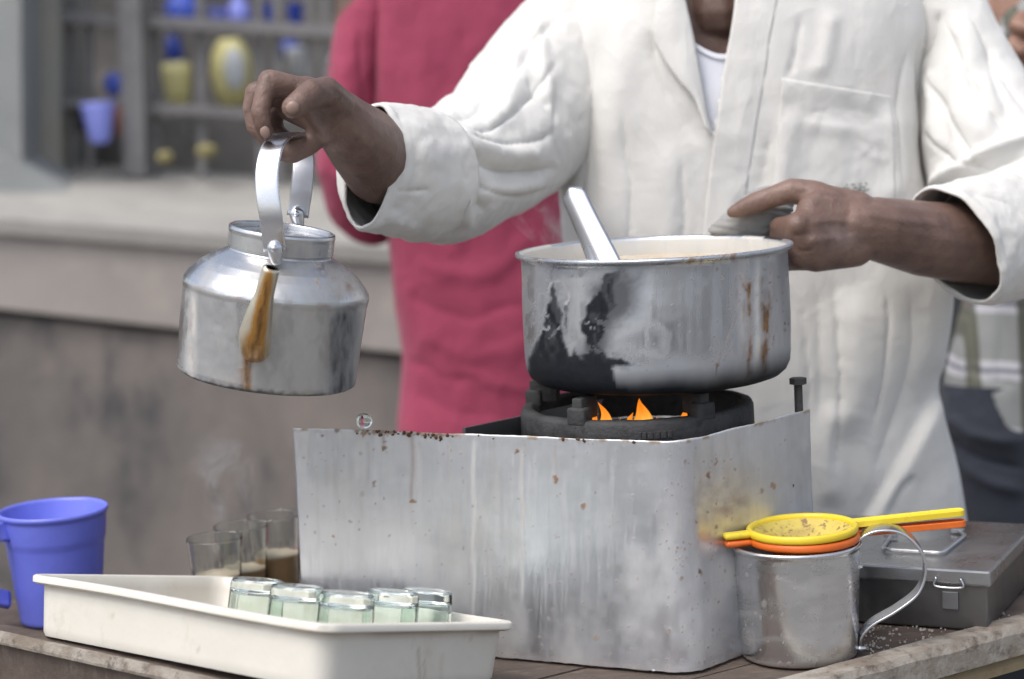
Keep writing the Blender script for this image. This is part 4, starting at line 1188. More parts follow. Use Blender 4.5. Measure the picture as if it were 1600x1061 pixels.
# ------------------------------------------------------------------ blue plastic jug
BC = atz(96, 968, ZT); BC[2] = ZT + .001
BH = at(86, 794, BC[1])[2] - BC[2]
pr = [(.0003, .003), (.038, .003), (.0415, 0), (.0432, .002)]
pr += [(.0432 + .0120 * k / 30 + (.0012 if k > 22 else 0), .002 + (BH - .008) * k / 30) for k in range(1, 31)]
pr += [(.0580, BH - .005), (.0585, BH - .0025), (.0578, BH), (.0560, BH), (.0546, BH - .003), (.0420, .008), (.0003, .007)]
v, f = lathe(pr, 72, BC)
# pouring lip pinched towards the back right
a_ = np.arctan2(v[:, 1] - BC[1], v[:, 0] - BC[0])
lipw = np.exp(-((a_ - R(62)) / .22) ** 2) * sstep(BH * .72, BH, v[:, 2] - BC[2])
v[:, 0] += lipw * .002 * math.cos(R(62)); v[:, 1] += lipw * .002 * math.sin(R(62))
jug = root('plastic_jug', BC, 'bright blue plastic mug with a side handle at the left edge of the cart', 'mug')
mk('body', v, f, BLUEP, jug, BC)
hpnts = [at(16, 832, BC[1] - .030), at(-4, 832, BC[1] - .04), at(-28, 842, BC[1] - .045), at(-38, 885, BC[1] - .043), at(-26, 925, BC[1] - .036), at(14, 938, BC[1] - .020)]
v, f = tube(hpnts, 1, 16, 40, flat=(.0045, .010), nrm=(1, .2, 0))
mk('handle', v, f, BLUEP, jug, hpnts[0])
# ------------------------------------------------------------------ people
def ring_loft(rings, nrow, ncol, closed_ends=(False, False)):
    """rings: (centre, up half-axis, side half-axis); smooth skin through them"""
    C_ = spline([r_[0] for r_ in rings], nrow); U_ = spline([r_[1] for r_ in rings], nrow); S_ = spline([r_[2] for r_ in rings], nrow)
    th = np.linspace(0, 2 * math.pi, ncol, endpoint=False)
    v = C_[:, None] + U_[:, None] * np.cos(th)[None, :, None] + S_[:, None] * np.sin(th)[None, :, None]
    return v.reshape(-1, 3), grid_faces(nrow, ncol, True)
def outward(v, f, rows, cols):
    n = vnormals(v, f)
    c = v.reshape(rows, cols, 3).mean(1, keepdims=True)
    s = np.sign(((v.reshape(rows, cols, 3) - c) * n.reshape(rows, cols, 3)).sum())
    return n * s
def fold(v, n, lst, amp_noise=.0, freq=(9, 9, 4), seed=0, jitter=3.0):
    """push cloth in and out along folds drawn over the side facing the street"""
    Q = proj(v)
    face = np.clip(((CAM - v) / np.linalg.norm(CAM - v, axis=1)[:, None] * n).sum(1) * 2.2 + .35, 0, 1)
    d = creases(Q, lst, jitter, seed) * face
    if amp_noise:
        nz = fbm(v * np.array(freq), seed + 40, 4)
        d = d + amp_noise * (1 - 2 * np.abs(nz)) * .8 + amp_noise * fbm(v * np.array(freq) * 2.3, seed + 50, 3) * .5
    return v + n * d[:, None]
def torso_loft(rows, Yc, nrow, ncol, pw=2.5):
    """rows: (py, left px, right px, depth in front, depth behind)"""
    keys = []
    for py, l, r_, df, db in rows:
        a, b = at(l, py, Yc), at(r_, py, Yc)
        keys.append([(a[0] + b[0]) / 2, (b[0] - a[0]) / 2, (a[2] + b[2]) / 2, df, db])
    K_ = spline(np.array(keys), nrow)
    th = np.linspace(0, 2 * math.pi, ncol, endpoint=False)
    c, s = np.cos(th), np.sin(th)
    cx = np.sign(c) * np.abs(c) ** (2 / pw); sy = np.sign(s) * np.abs(s) ** (2 / pw)
    x = K_[:, 0:1] + K_[:, 1:2] * cx
    y = Yc - np.where(sy > 0, K_[:, 3:4], K_[:, 4:5]) * sy
    z = np.repeat(K_[:, 2:3], ncol, 1)
    return np.stack([x, y, z], -1).reshape(-1, 3), grid_faces(nrow, ncol, True)
def patch(bvh, left, right, nrow, ncol, off_l, off_r, bulge=0.0):
    """cloth strip lying on a surface between two drawn edges"""
    Lp, Rp = spline(left, nrow), spline(right, nrow)
    out = []
    for i in range(nrow):
        for j in range(ncol):
            t = j / (ncol - 1)
            q = Lp[i] * (1 - t) + Rp[i] * t
            d = Vector(unit(ray(*q)))
            hit = bvh.ray_cast(Vector(CAM), d)
            p = np.array(hit[0]) if hit[0] is not None else at(*q, 2.3)
            n = np.array(hit[1]) if hit[0] is not None else V(0, -1, 0)
            if n[1] > 0: n = -n
            o = off_l * (1 - t) + off_r * t + bulge * math.sin(math.pi * t)
            out.append(p + n * o)
    return np.array(out), grid_faces(nrow, ncol)
def solid(o, th, off=0.0):
    m = o.modifiers.new('t', 'SOLIDIFY'); m.thickness = th; m.offset = off
    return o
def pt(px, py, Y): return at(px, py, Y)
def upside(top, bot, Y, depth, tan=None, Yb=None):
    a, b = at(*top, Y), at(*bot, Yb or Y)
    c = (a + b) / 2; u = (a - b) / 2
    return c, u, depth
def arm_rings(lst):
    """lst: (top px, bottom px, Y top, Y bottom, depth radius) along a sleeve"""
    cs = [upside(t, b, y0, 0, None, y1)[:2] for t, b, y0, y1, dr_ in lst]
    C_ = np.array([c for c, u in cs]); T_ = np.gradient(C_, axis=0)
    out = []
    for (c, u), t, l in zip(cs, T_, lst):
        s = unit(np.cross(u, t)) * l[4]
        out.append((c, u, s))
    return out

# ---- the tea vendor
YV = 2.42
vend = root('person', at(1160, 500, YV) * V(1, 1, 0), 'man in a loose white cotton shirt holding up the kettle over the stove', 'person')
rows = [(-92, 1030, 1190, .070, .075), (-62, 985, 1260, .085, .09), (-35, 925, 1385, .095, .10), (-5, 893, 1425, .104, .11), (50, 878, 1438, .112, .115), (150, 874, 1434, .118, .115), (280, 878, 1441, .118, .115), (380, 886, 1470, .120, .115), (470, 896, 1481, .122, .115), (560, 906, 1470, .124, .115), (630, 911, 1457, .124, .118), (710, 906, 1478, .126, .122), (800, 894, 1496, .130, .126), (960, 880, 1512, .136, .13)]
NRW, NCL = 320, 440
tvv, tff = torso_loft(rows, YV, NRW, NCL)
nn = outward(tvv, tff, NRW, NCL)
tc = [([(905, 60), (915, 200), (905, 380)], 6, -.003, 'r'), ([(970, 160), (985, 300), (975, 460)], 5, -.003, 'r'), ([(1060, 230), (1070, 330), (1055, 440)], 5, -.0025, 'r'), ([(1250, 20), (1240, 90), (1226, 130)], 5, -.003, 'r'), ([(1420, 60), (1400, 160), (1405, 300)], 5, -.003, 'r'), ([(1205, 200), (1190, 280), (1180, 350)], 5, -.003, 'r'), ([(1300, 420), (1310, 560), (1300, 760)], 5, -.004, 'r'), ([(1380, 440), (1385, 540), (1360, 690)], 5, -.004, 'r'), ([(1250, 460), (1262, 600), (1255, 740)], 5, -.003, 'r'), ([(985, 10), (962, 150), (950, 300), (955, 430)], 26, .0045, 'r'), ([(930, 40), (925, 200), (935, 340)], 18, -.003, 'r'),
      ([(1040, 210), (1045, 330), (1030, 470)], 22, .003, 'r'), ([(1012, 40), (1030, 110), (1065, 180), (1092, 230)], 16, -.004, 'r'),
      ([(1240, 160), (1225, 260), (1205, 330)], 15, .003, 'r'), ([(1300, 10), (1290, 80), (1270, 130)], 14, .003, 'r'), ([(1385, 160), (1400, 250), (1385, 330)], 18, .004, 'r'),
      ([(1432, 40), (1436, 130), (1444, 230), (1452, 330)], 10, -.009, 'r'), ([(1240, 200), (1320, 205), (1400, 225)], 9, .0012, 'r'), ([(1250, 175), (1330, 172), (1390, 190)], 6, -.0010, 'r'),
      ([(1330, 440), (1340, 560), (1320, 700)], 30, .006, 'r'), ([(1420, 430), (1425, 540), (1405, 640), (1360, 760)], 24, -.006, 'r'), ([(1275, 420), (1280, 560), (1275, 700)], 16, -.003, 'r'),
      ([(1466, 600), (1448, 650), (1428, 692), (1396, 748), (1352, 815)], 5, -.005, 'xstep'), ([(1430, 740), (1405, 770), (1385, 810)], 7, -.006, 'r'), ([(1300, 620), (1290, 720), (1300, 800)], 22, .005, 'r')]
shirt_v = fold(tvv, nn, [(a, b, c * 1.4, d) for a, b, c, d in tc], .0050, (7, 7, 2.4), 11)
bvh = BVHTree.FromPolygons([Vector(p) for p in shirt_v], tff)
vpoly = [(1040, -140), (1058, -60), (1067, 0), (1083, 60), (1096, 130), (1109, 205), (1117, 205), (1130, 120), (1142, 60), (1153, 0), (1160, -60), (1180, -140)]
Qc = proj(shirt_v)
fidx = np.array([q for q in tff])
ctr = shirt_v[fidx].mean(1)
ins = (in_poly(proj(ctr), vpoly) > 0) & (ctr[:, 1] < YV)
keep = [tuple(q) for q, k in zip(tff, ins) if not k]
shirt = solid(mk('shirt', shirt_v, keep, SHIRT, vend, at(1160, 300, YV)), .0012)
# placket, lapel, pocket, collar, hem of the undershirt
lf = [(1150, -70), (1148, 0), (1140, 58), (1133, 92), (1124, 160), (1114, 225), (1105, 300), (1099, 365), (1095, 440), (1092, 520)]
rt_ = [(1224, -70), (1215, 0), (1204, 58), (1196, 120), (1185, 180), (1176, 240), (1167, 300), (1159, 365), (1156, 440), (1154, 520)]
v, f = patch(bvh, lf, rt_, 90, 14, .0035, .0005, .0006)
nv_ = vnormals(v, f); nv_ *= np.where(nv_[:, 1:2] > 0, -1, 1)
v = v + nv_ * (.0008 * np.sin(proj(v)[:, 1] / 9) * fbm(v * 30, 3))[:, None]
solid(mk('placket', v, f, SHIRT, shirt, v[0]), .0004)
lo = [(1050, -70), (1036, -20), (1024, 30), (1024, 55), (1040, 92), (1062, 124), (1084, 152), (1096, 178), (1100, 192)]
li = [(1056, -70), (1068, -10), (1080, 40), (1086, 70), (1092, 105), (1098, 140), (1103, 170), (1108, 195), (1112, 212)]
v, f = patch(bvh, lo, li, 60, 12, .009, .004, .004)
solid(mk('lapel', v, f, SHIRT, shirt, v[0]), .002)
pk_l = [(1222, 122), (1216, 200), (1208, 300), (1206, 345)]
pk_r = [(1391, 150), (1396, 215), (1398, 300), (1396, 352)]
v, f = patch(bvh, pk_l, pk_r, 60, 60, .0010, .0010, .0)
Qp = proj(v)
tpe = sstep(34, 0, np.abs(Qp[:, 1] - (122 + (Qp[:, 0] - 1222) * .166)))
v[:, 1] -= .004 * tpe * np.sin(np.clip((Qp[:, 0] - 1222) / 170, 0, 1) * math.pi)
nv_ = vnormals(v, f); nv_ *= np.where(nv_[:, 1:2] > 0, -1, 1)
v = v + nv_ * (creases(Qp, [([(1235, 190), (1300, 195), (1390, 205)], 6, .0009, 'r'), ([(1250, 178), (1320, 176), (1385, 190)], 5, -.0008, 'r'), ([(1330, 215), (1360, 240), (1392, 250)], 6, .001, 'r')], 3) + .0012 * fbm(v * 40, 8))[:, None]
solid(mk('pocket', v, f, SHIRT, shirt, v[0]), .0005)
# small dark embroidered mark above the hand
mkv, mkf = [], []
for k in range(16):
    q = (1318 + 36 * random.random(), 282 + 20 * random.random())
    h_ = bvh.ray_cast(Vector(CAM), Vector(unit(ray(*q))))
    v, f = box(np.array(h_[0]) + V(0, -.0062, 0), (.006 * random.random() + .002, .001, .0016), 0, np.array(Matrix.Rotation(random.uniform(-1, 1), 3, 'Y')))
    mkf += [tuple(i + len(mkv) for i in g_) for g_ in f]; mkv += v.tolist()
mk('embroidered_mark', mkv, mkf, m_cloth('grey_green_thread', (.16, .18, .16), (.10, .12, .11)), shirt, mkv[0], False)
# undershirt and its neckband
nrow_ = 50
vt = [(1030, 30), (1064, 52), (1086, 66), (1110, 80), (1134, 84), (1165, 76), (1200, 40)]
vb = [(1030, 340), (1064, 340), (1086, 340), (1110, 340), (1134, 340), (1165, 340), (1200, 340)]
v, f = patch(bvh, vt, vb, 40, 40, -.007, -.007)
ud = solid(mk('undershirt', v, f, VEST, vend, v[0]), .001)
tl = patch(bvh, vt, [(a, b + 9) for a, b in vt], 40, 5, -.0052, -.0052)
solid(mk('neckband', tl[0], tl[1], VEST, ud, tl[0][0]), .002)
# stand collar round the neck (above the picture's top edge)
cn = at(1108, -100, YV)
cvv = []
for z_, r_ in ((-.012, .082), (.01, .074), (.035, .069)):
    for a in np.linspace(R(-52), R(232), 50):
        cvv.append(cn + V(r_ * math.cos(a), .01 + r_ * 1.05 * math.sin(a), z_))
solid(mk('collar', cvv, grid_faces(3, 50), SHIRT, shirt, cn), .003)

# sleeves
S1 = arm_rings([((885, -60), (905, 235), 2.43, 2.41, .062), ((838, -12), (880, 285), 2.41, 2.39, .068), ((790, 50), (850, 303), 2.37, 2.36, .072), ((750, 122), (800, 332), 2.31, 2.30, .074), ((705, 156), (748, 358), 2.25, 2.24, .072), ((664, 176), (700, 376), 2.185, 2.18, .066), ((634, 182), (655, 366), 2.12, 2.12, .058)])
nr1, nc1 = 190, 180
v, f = ring_loft(S1, nr1, nc1)
n_ = outward(v, f, nr1, nc1)
c1 = [([(884, 20), (840, 60), (800, 130), (735, 190)], 6, -.005, 'r'), ([(876, 90), (830, 150), (770, 200), (715, 214)], 5, -.006, 'r'), ([(878, 200), (830, 222), (770, 226), (712, 214)], 5, -.006, 'r'), ([(860, 290), (800, 305), (745, 290), (700, 232)], 5, -.006, 'r'), ([(760, 335), (730, 300), (700, 240)], 5, -.006, 'r'), ([(688, 198), (705, 216), (735, 246), (780, 266), (830, 268), (880, 262)], 9, -.011, 'r'), ([(700, 196), (740, 228), (790, 244), (850, 238)], 16, .009, 'r'),
      ([(686, 205), (692, 250), (698, 300), (704, 372)], 7, -.010, 'r'), ([(712, 270), (722, 310), (724, 360)], 11, .007, 'r'), ([(668, 200), (674, 260), (676, 330)], 9, .006, 'r'),
      ([(660, 180), (682, 196), (692, 215)], 7, -.008, 'r'), ([(800, 62), (805, 120), (782, 175), (745, 205)], 18, .007, 'r'), ([(822, 122), (838, 150), (862, 172)], 9, -.006, 'r'),
      ([(735, 300), (790, 298), (850, 280)], 12, .006, 'r'), ([(760, 140), (740, 180), (705, 190)], 10, -.004, 'r'), ([(842, 20), (846, 90), (868, 180)], 10, .005, 'r'), ([(808, 60), (830, 64), (860, 50)], 6, -.004, 'r'),
      ([(645, 190), (655, 260), (655, 330)], 7, -.005, 'r'), ([(625, 200), (632, 262), (630, 330)], 8, .004, 'r'), ([(870, 130), (866, 200), (876, 270)], 10, -.004, 'r')]
v = fold(v, n_, [(a, b, c * 1.05, d) for a, b, c, d in c1], .005, (13, 13, 13), 23)
solid(mk('sleeve', v, f, SHIRT, shirt, v[0]), .0012)
# rolled cuff, an open thick band
def cuff(rings, parent, nrow=46, ncol=150, seed=0, lst=(), th=.0028):
    v, f = ring_loft(rings, nrow, ncol)
    n_ = outward(v, f, nrow, ncol)
    v = fold(v, n_, list(lst), .003, (22, 22, 22), seed)
    t_ = np.repeat(np.linspace(0, 1, nrow), ncol); a_ = np.tile(np.linspace(0, 2 * math.pi, ncol, endpoint=False), nrow)
    v = v + n_ * (.003 * np.sin(a_ * 3 + seed) * fbm(np.stack([np.cos(a_) * 2, np.sin(a_) * 2, t_ * 2], -1), seed))[:, None]
    v = v + n_ * (.0015 * np.exp(-((t_ - .93) / .03) ** 2))[:, None]
    o = mk('cuff', v, f, SHIRT, parent, v[0])
    return solid(o, th, -1)
sl1 = [o for o in shirt.children if o.name.startswith('sleeve')][0]
CU1 = arm_rings([((650, 172), (664, 372), 2.135, 2.135, .062), ((624, 170), (630, 366), 2.09, 2.09, .056), ((602, 169), (598, 360), 2.055, 2.06, .050)])
e0 = at(590, 170, 2.035); e1 = at(570, 350, 2.035)
CU1.append(((e0 + e1) / 2 + V(-.001, 0, 0), (e0 - e1) / 2, unit(V(.80, -.52, .10)) * .027))
CU1[-1] = (CU1[-1][0], CU1[-1][1], CU1[-1][2] * np.sign(CU1[-1][2] @ CU1[-2][2]))
cuff(CU1, sl1, seed=3, lst=[([(612, 296), (640, 297), (674, 296)], 3, -.003, 'r'), ([(600, 330), (630, 344), (655, 350)], 8, .003, 'r'), ([(625, 200), (634, 250), (628, 320)], 7, .003, 'r')])
def hring(c, half, Y, dep, tdir):
    cc = at(*c, Y); k = Y / FPX
    u = _r * half[0] * k - _u * half[1] * k
    return cc, u, unit(np.cross(u, tdir)) * dep
S2 = [hring((1432, -52), (34, -34), 2.43, .052, V(.6, 0, -.8)), hring((1458, -6), (50, -28), 2.43, .062, V(.4, 0, -.9)), hring((1484, 50), (60, -24), 2.42, .068, V(.35, 0, -.9)), hring((1508, 122), (74, -24), 2.40, .072, V(.35, -.1, -.9)), hring((1537, 200), (92, -30), 2.37, .076, V(.35, -.1, -.9)), hring((1572, 268), (104, -42), 2.34, .076, V(.3, -.1, -.9)), hring((1598, 318), (88, -56), 2.31, .066, V(.2, -.2, -.9)), hring((1618, 346), (34, -30), 2.30, .03, V(.2, -.2, -.9))]
nr2, nc2 = 170, 170
v, f = ring_loft(S2, nr2, nc2)
n_ = outward(v, f, nr2, nc2)
c2 = [([(1448, 110), (1490, 190), (1530, 270)], 5, -.005, 'r'), ([(1475, 30), (1520, 130), (1580, 225)], 5, -.005, 'r'), ([(1445, 200), (1490, 250), (1550, 262)], 5, -.005, 'r'), ([(1510, 20), (1560, 110), (1610, 190)], 5, -.004, 'r'), ([(1446, 300), (1500, 262), (1540, 240), (1590, 224), (1625, 205)], 9, .010, 'r'), ([(1450, 318), (1510, 282), (1560, 258), (1620, 240)], 9, -.008, 'r'), ([(1470, 12), (1455, 70), (1432, 100)], 10, -.005, 'r'), ([(1500, 10), (1510, 120), (1500, 220)], 22, .004, 'r'), ([(1540, 60), (1560, 150), (1590, 200)], 14, -.004, 'r'), ([(1470, 140), (1480, 220), (1462, 280)], 12, -.005, 'r'), ([(1455, 100), (1462, 180), (1470, 250)], 12, .005, 'r'), ([(1535, 110), (1545, 170), (1530, 232)], 16, .004, 'r')]
v = fold(v, n_, [(a, b, c * 1.35, d) for a, b, c, d in c2], .005, (12, 12, 7), 31)
solid(mk('sleeve', v, f, SHIRT, shirt, v[0]), .0012)
S3 = arm_rings([((1648, 300), (1640, 420), 2.31, 2.31, .05), ((1612, 280), (1618, 450), 2.285, 2.285, .058), ((1570, 278), (1584, 462), 2.25, 2.25, .060), ((1522, 288), (1556, 468), 2.215, 2.21, .056)])
v, f = ring_loft(S3, 90, 150)
n_ = outward(v, f, 90, 150)
v = fold(v, n_, [([(1540, 300), (1570, 330), (1600, 340)], 10, .006, 'r'), ([(1560, 420), (1590, 400), (1620, 395)], 7, -.006, 'r'), ([(1556, 440), (1590, 418), (1620, 412)], 8, .006, 'r')], .004, (16, 16, 16), 35)
sl2 = solid(mk('sleeve', v, f, SHIRT, shirt, v[0]), .0012)
e0 = at(1453, 300, 2.165); e1 = at(1534, 464, 2.165)
CU2 = arm_rings([((1560, 276), (1580, 466), 2.24, 2.24, .063), ((1512, 284), (1556, 468), 2.205, 2.205, .058), ((1480, 292), (1544, 468), 2.183, 2.183, .053)])
CU2.append(((e0 + e1) / 2, (e0 - e1) / 2, unit(V(.62, -.75, .12)) * .046))
CU2[-1] = (CU2[-1][0], CU2[-1][1], CU2[-1][2] * np.sign(CU2[-1][2] @ CU2[-2][2]))
cuff(CU2, sl2, seed=8, lst=[([(1480, 300), (1540, 340), (1560, 400)], 9, .004, 'r'), ([(1530, 380), (1555, 410), (1552, 450)], 6, -.006, 'r'), ([(1500, 300), (1570, 320), (1600, 350)], 8, -.004, 'r')])

# body: one continuous skin, posed by its joints
def J(px, py, Y, r_): return (at(px, py, Y), r_)
body = []
sh_r, sh_l = J(925, 40, 2.45, .045), J(1420, 30, 2.46, .045)
body += [hull([J(1010, 40, 2.43, .07), J(1300, 40, 2.43, .07), J(1000, 160, 2.42, .075), J(1310, 160, 2.42, .075), J(1070, -40, 2.43, .05), J(1220, -40, 2.43, .05)])]
body += [hull([J(1000, 160, 2.42, .075), J(1310, 160, 2.42, .075), J(1020, 420, 2.42, .075), J(1320, 420, 2.42, .075)]), hull([J(1020, 420, 2.42, .075), J(1320, 420, 2.42, .075), J(1010, 640, 2.43, .08), J(1340, 640, 2.43, .08)])]
body += [hull([J(1040, -30, 2.43, .05), sh_r]), hull([J(1250, -30, 2.43, .05), sh_l])]
nk0, nk1 = J(1120, -30, 2.42, .058), J(1110, -170, 2.40, .054)
body += chain([J(1125, 20, 2.395, .05), nk0, nk1])
hc = at(1105, -330, 2.39)
body += [hull([(hc + V(0, .02, .03), .085), (hc + V(0, -.01, .0), .078)]), hull([(hc + V(0, -.035, -.03), .058), (hc + V(0, -.05, -.095), .035), (hc + V(0, .0, -.07), .055)])]
body += [hull([(hc + V(0, -.088, .0), .010), (hc + V(0, -.108, -.035), .013)]), hull([(hc + V(0, -.088, -.07), .010), (hc + V(.02, -.082, -.07), .008), (hc + V(-.02, -.082, -.07), .008)])]
for s in (-1, 1):
    body += [hull([(hc + V(s * .082, .01, .01), .012), (hc + V(s * .088, .02, .025), .012), (hc + V(s * .08, .008, -.025), .009)])]
    body += [hull([(hc + V(s * .03, -.074, .012), .016), (hc + V(s * .045, -.068, .012), .014)])]
for s in (-1, 1):
    hip = at(1175, 640, 2.43) + V(s * .085, 0, 0)
    body += chain([(hip, .085), (V(hip[0] + s * .01, 2.44, .46), .058), (V(hip[0] + s * .015, 2.46, .09), .040)]) + [hull([(V(hip[0] + s * .015, 2.46, .05), .035), (V(hip[0] + s * .03, 2.30, .03), .026)])]
# right arm and hand on the kettle handle
body += chain([J(925, 40, 2.45, .045), J(815, 190, 2.35, .040), J(712, 285, 2.22, .038), J(650, 272, 2.145, .038), J(594, 258, 2.055, .0395), J(569, 225, 2.01, .0375), J(543, 200, 1.970, .0305), J(528, 180, 1.955, .0255)])
palm = [J(530, 178, 1.955, .022), J(520, 196, 1.953, .019), J(486, 146, 1.922, .0135), J(480, 141, 1.943, .0135), J(482, 148, 1.964, .0130), J(490, 160, 1.982, .0120), J(512, 158, 1.93, .016)]
body += [hull(palm), hull([J(524, 196, 1.955, .017), J(498, 204, 1.955, .0115), J(500, 176, 1.96, .012)])]
body += chain([J(484, 144, 1.920, .0132), J(452, 133, 1.911, .0103), J(421, 127, 1.903, .0114), J(411, 152, 1.896, .0090), J(407, 175, 1.893, .0095), J(410, 194, 1.893, .0086), J(415, 210, 1.896, .0068)])
body += chain([J(480, 141, 1.943, .0135), J(438, 134, 1.945, .0102), J(400, 145, 1.946, .0110), J(393, 170, 1.944, .0090), J(399, 198, 1.942, .0090), J(418, 216, 1.940, .0080)])
body += chain([J(482, 148, 1.964, .0130), J(440, 142, 1.964, .0112), J(408, 156, 1.966, .0106), J(404, 192, 1.964, .0100), J(424, 230, 1.960, .0098), J(455, 238, 1.956, .0112), J(482, 226, 1.953, .0108), J(502, 212, 1.953, .0095)])
body += chain([J(490, 160, 1.982, .0120), J(452, 158, 1.986, .0102), J(428, 176, 1.988, .0095), J(430, 206, 1.986, .0090), J(458, 226, 1.982, .0088), J(486, 216, 1.978, .0080)])
body += chain([J(526, 168, 1.945, .019), J(509, 143, 1.916, .0145), J(486, 148, 1.893, .0136), J(471, 158, 1.882, .0118), J(457, 168, 1.876, .0106)])
body += [hull([J(490, 178, 1.962, .014), J(452, 170, 1.970, .012), J(450, 150, 1.966, .012), J(502, 190, 1.958, .014)])]
# left arm and hand gripping the pot rim through a rag
body += chain([sh_l, J(1530, 200, 2.39, .040), J(1606, 385, 2.275, .046), J(1540, 384, 2.215, .0445), J(1450, 374, 2.155, .0405), J(1372, 358, 2.115, .0335), J(1330, 352, 2.100, .0295)])
body += [hull([J(1338, 330, 2.105, .0215), J(1334, 384, 2.10, .0225), J(1268, 330, 2.085, .0165), J(1264, 352, 2.075, .0170), J(1265, 376, 2.073, .0170), J(1274, 402, 2.078, .0155), J(1295, 312, 2.105, .0150)])]
for y0, y1, dy, rr_ in ((338, 352, 0, .0128), (356, 366, .004, .0132), (380, 388, .006, .0128), (404, 406, .010, .0112)):
    body += chain([J(1266, y0, 2.082, rr_ + .0015), J(1246, y1, 2.066 + dy, rr_), J(1228, y1 + 3, 2.092 + dy, rr_ - .001), J(1216, y1 + 2, 2.118 + dy, rr_ - .003)])
body += [hull([J(1250, 404, 2.072, .0115), J(1290, 398, 2.08, .014), J(1250, 360, 2.068, .012)])]
body += chain([J(1305, 322, 2.10, .0185), J(1272, 304, 2.105, .0150), J(1238, 298, 2.11, .0132), J(1206, 308, 2.113, .0112), J(1182, 317, 2.116, .0116), J(1160, 326, 2.118, .0096), J(1144, 332, 2.119, .0062)])
skin = organic('body', body, .0023, 6, SKIN, vend, at(1160, 500, YV) * V(1, 1, 0))
# knuckle creases, tendons and veins
me = skin.data
co = np.zeros(len(me.vertices) * 3); me.vertices.foreach_get('co', co); co = co.reshape(-1, 3)
nm = np.zeros(len(me.vertices) * 3); me.vertices.foreach_get('normal', nm); nm = nm.reshape(-1, 3)
wco = co + (at(1160, 500, YV) * V(1, 1, 0))
fc_ = ((CAM - wco) * nm).sum(1) > 0
cr_ = [([(418, 112), (424, 124), (424, 138)], 2.5, -.0008, 'x'), ([(404, 170), (414, 172), (424, 172)], 2.2, -.0008, 'x'), ([(403, 178), (413, 180), (422, 180)], 1.8, -.0006, 'x'), ([(484, 140), (486, 152), (490, 164)], 2.4, -.0009, 'x'), ([(478, 144), (480, 156), (483, 168)], 2, -.0006, 'x'),
       ([(510, 128), (540, 150), (570, 178)], 5, .0012, 'r'), ([(545, 200), (575, 230), (600, 262)], 7, .0010, 'r'), ([(470, 120), (500, 135), (530, 158)], 4, .0009, 'r'), ([(515, 205), (535, 190), (548, 176)], 3, -.0012, 'r'), ([(500, 190), (515, 183), (530, 178)], 3, -.0012, 'r'),
       ([(1196, 300), (1200, 310), (1200, 320)], 2.5, -.0008, 'x'), ([(1188, 303), (1192, 313), (1192, 323)], 2, -.0006, 'x'), ([(1232, 290), (1270, 300), (1320, 322)], 6, .0014, 'r'), ([(1260, 350), (1300, 345), (1350, 350)], 5, .0012, 'r'), ([(1258, 378), (1300, 372), (1345, 372)], 5, .0010, 'r'),
       ([(1340, 330), (1400, 345), (1470, 350)], 6, .0012, 'r'), ([(1345, 390), (1410, 392), (1490, 405)], 6, .0010, 'r'), ([(1245, 368), (1256, 366), (1266, 366)], 3, -.0013, 'x'), ([(1242, 390), (1256, 392), (1270, 391)], 3, -.0013, 'x')]
Qb = proj(wco)
near = fc_ & (Qb[:, 0] > 360) & (Qb[:, 0] < 1620) & (Qb[:, 1] > 80) & (Qb[:, 1] < 470) & ((Qb[:, 0] < 640) | (Qb[:, 0] > 1120)) & (wco[:, 1] < 2.24)
dd = np.zeros(len(co)); idx = np.where(near)[0]
dd[idx] = creases(Qb[idx], cr_, 1.5)
co2 = co + nm * dd[:, None]
me.vertices.foreach_set('co', co2.ravel()); me.update()
def nail(px, py, Y, ln, wd, ang):
    c = at(px, py, Y)
    t = np.linspace(0, math.pi, 10)
    v, f = lathe([(max(math.sin(a), 1e-3) * wd, -math.cos(a) * ln) for a in t], 16)
    v[:, 1] *= .45
    v = v @ np.array(Matrix.Rotation(ang, 3, 'Y')).T + c
    mk('nail', v, f, NAIL, skin, c)
nail(414, 206, 1.8868, .0058, .0046, R(-10))
nail(457, 168, 1.8668, .0062, .0058, R(60))
# hair
hv_, hf_ = hull([(hc + V(0, .025, .035), .091), (hc + V(0, .0, .035), .085)])
o = mk('hair', hv_, hf_, HAIR, vend, hc)
# trousers
pr_ = []
for s in (-1, 1):
    hip = at(1175, 640, 2.43) + V(s * .085, 0, 0)
    pr_ += chain([(hip, .10), (V(hip[0] + s * .01, 2.44, .46), .08), (V(hip[0] + s * .015, 2.46, .10), .062)])
pr_ += [hull([(at(1175, 640, 2.43) + V(-.085, 0, 0), .105), (at(1175, 640, 2.43) + V(.085, 0, 0), .105)])]
organic('trousers', pr_, .012, 3, TROUSER, vend, at(1160, 500, YV) * V(1, 1, 0))

# rag between hand and rim
c = at(1174, 348, 2.148)
nu, nv2 = 70, 90
ph = np.linspace(.02, math.pi - .02, nu); th = np.linspace(0, 2 * math.pi, nv2, endpoint=False)
e = .75
sp2 = lambda x, p: np.sign(x) * np.abs(x) ** p
v = np.stack([sp2(np.sin(ph)[:, None] * np.cos(th), 1) * .045, sp2(np.sin(ph)[:, None] * np.sin(th), .9) * .021, np.repeat(np.cos(ph)[:, None] * .030, nv2, 1)], -1).reshape(-1, 3)
xr = v[:, 0] / .04
v[:, 2] = v[:, 2] * (.45 + .55 * sstep(-1, .3, xr)) + .010 * xr + .004
v *= (1 + .09 * fbm(v * 38, 5) + .022 * np.sin(v[:, 2] * 700 + v[:, 0] * 150 + 4 * fbm(v * 40, 7)))[:, None]
rag = mk('rag', v + c, grid_faces(nu, nv2, True), RAG, None, c)
tag(rag, 'folded grey rag between the hand and the pot rim', 'rag')

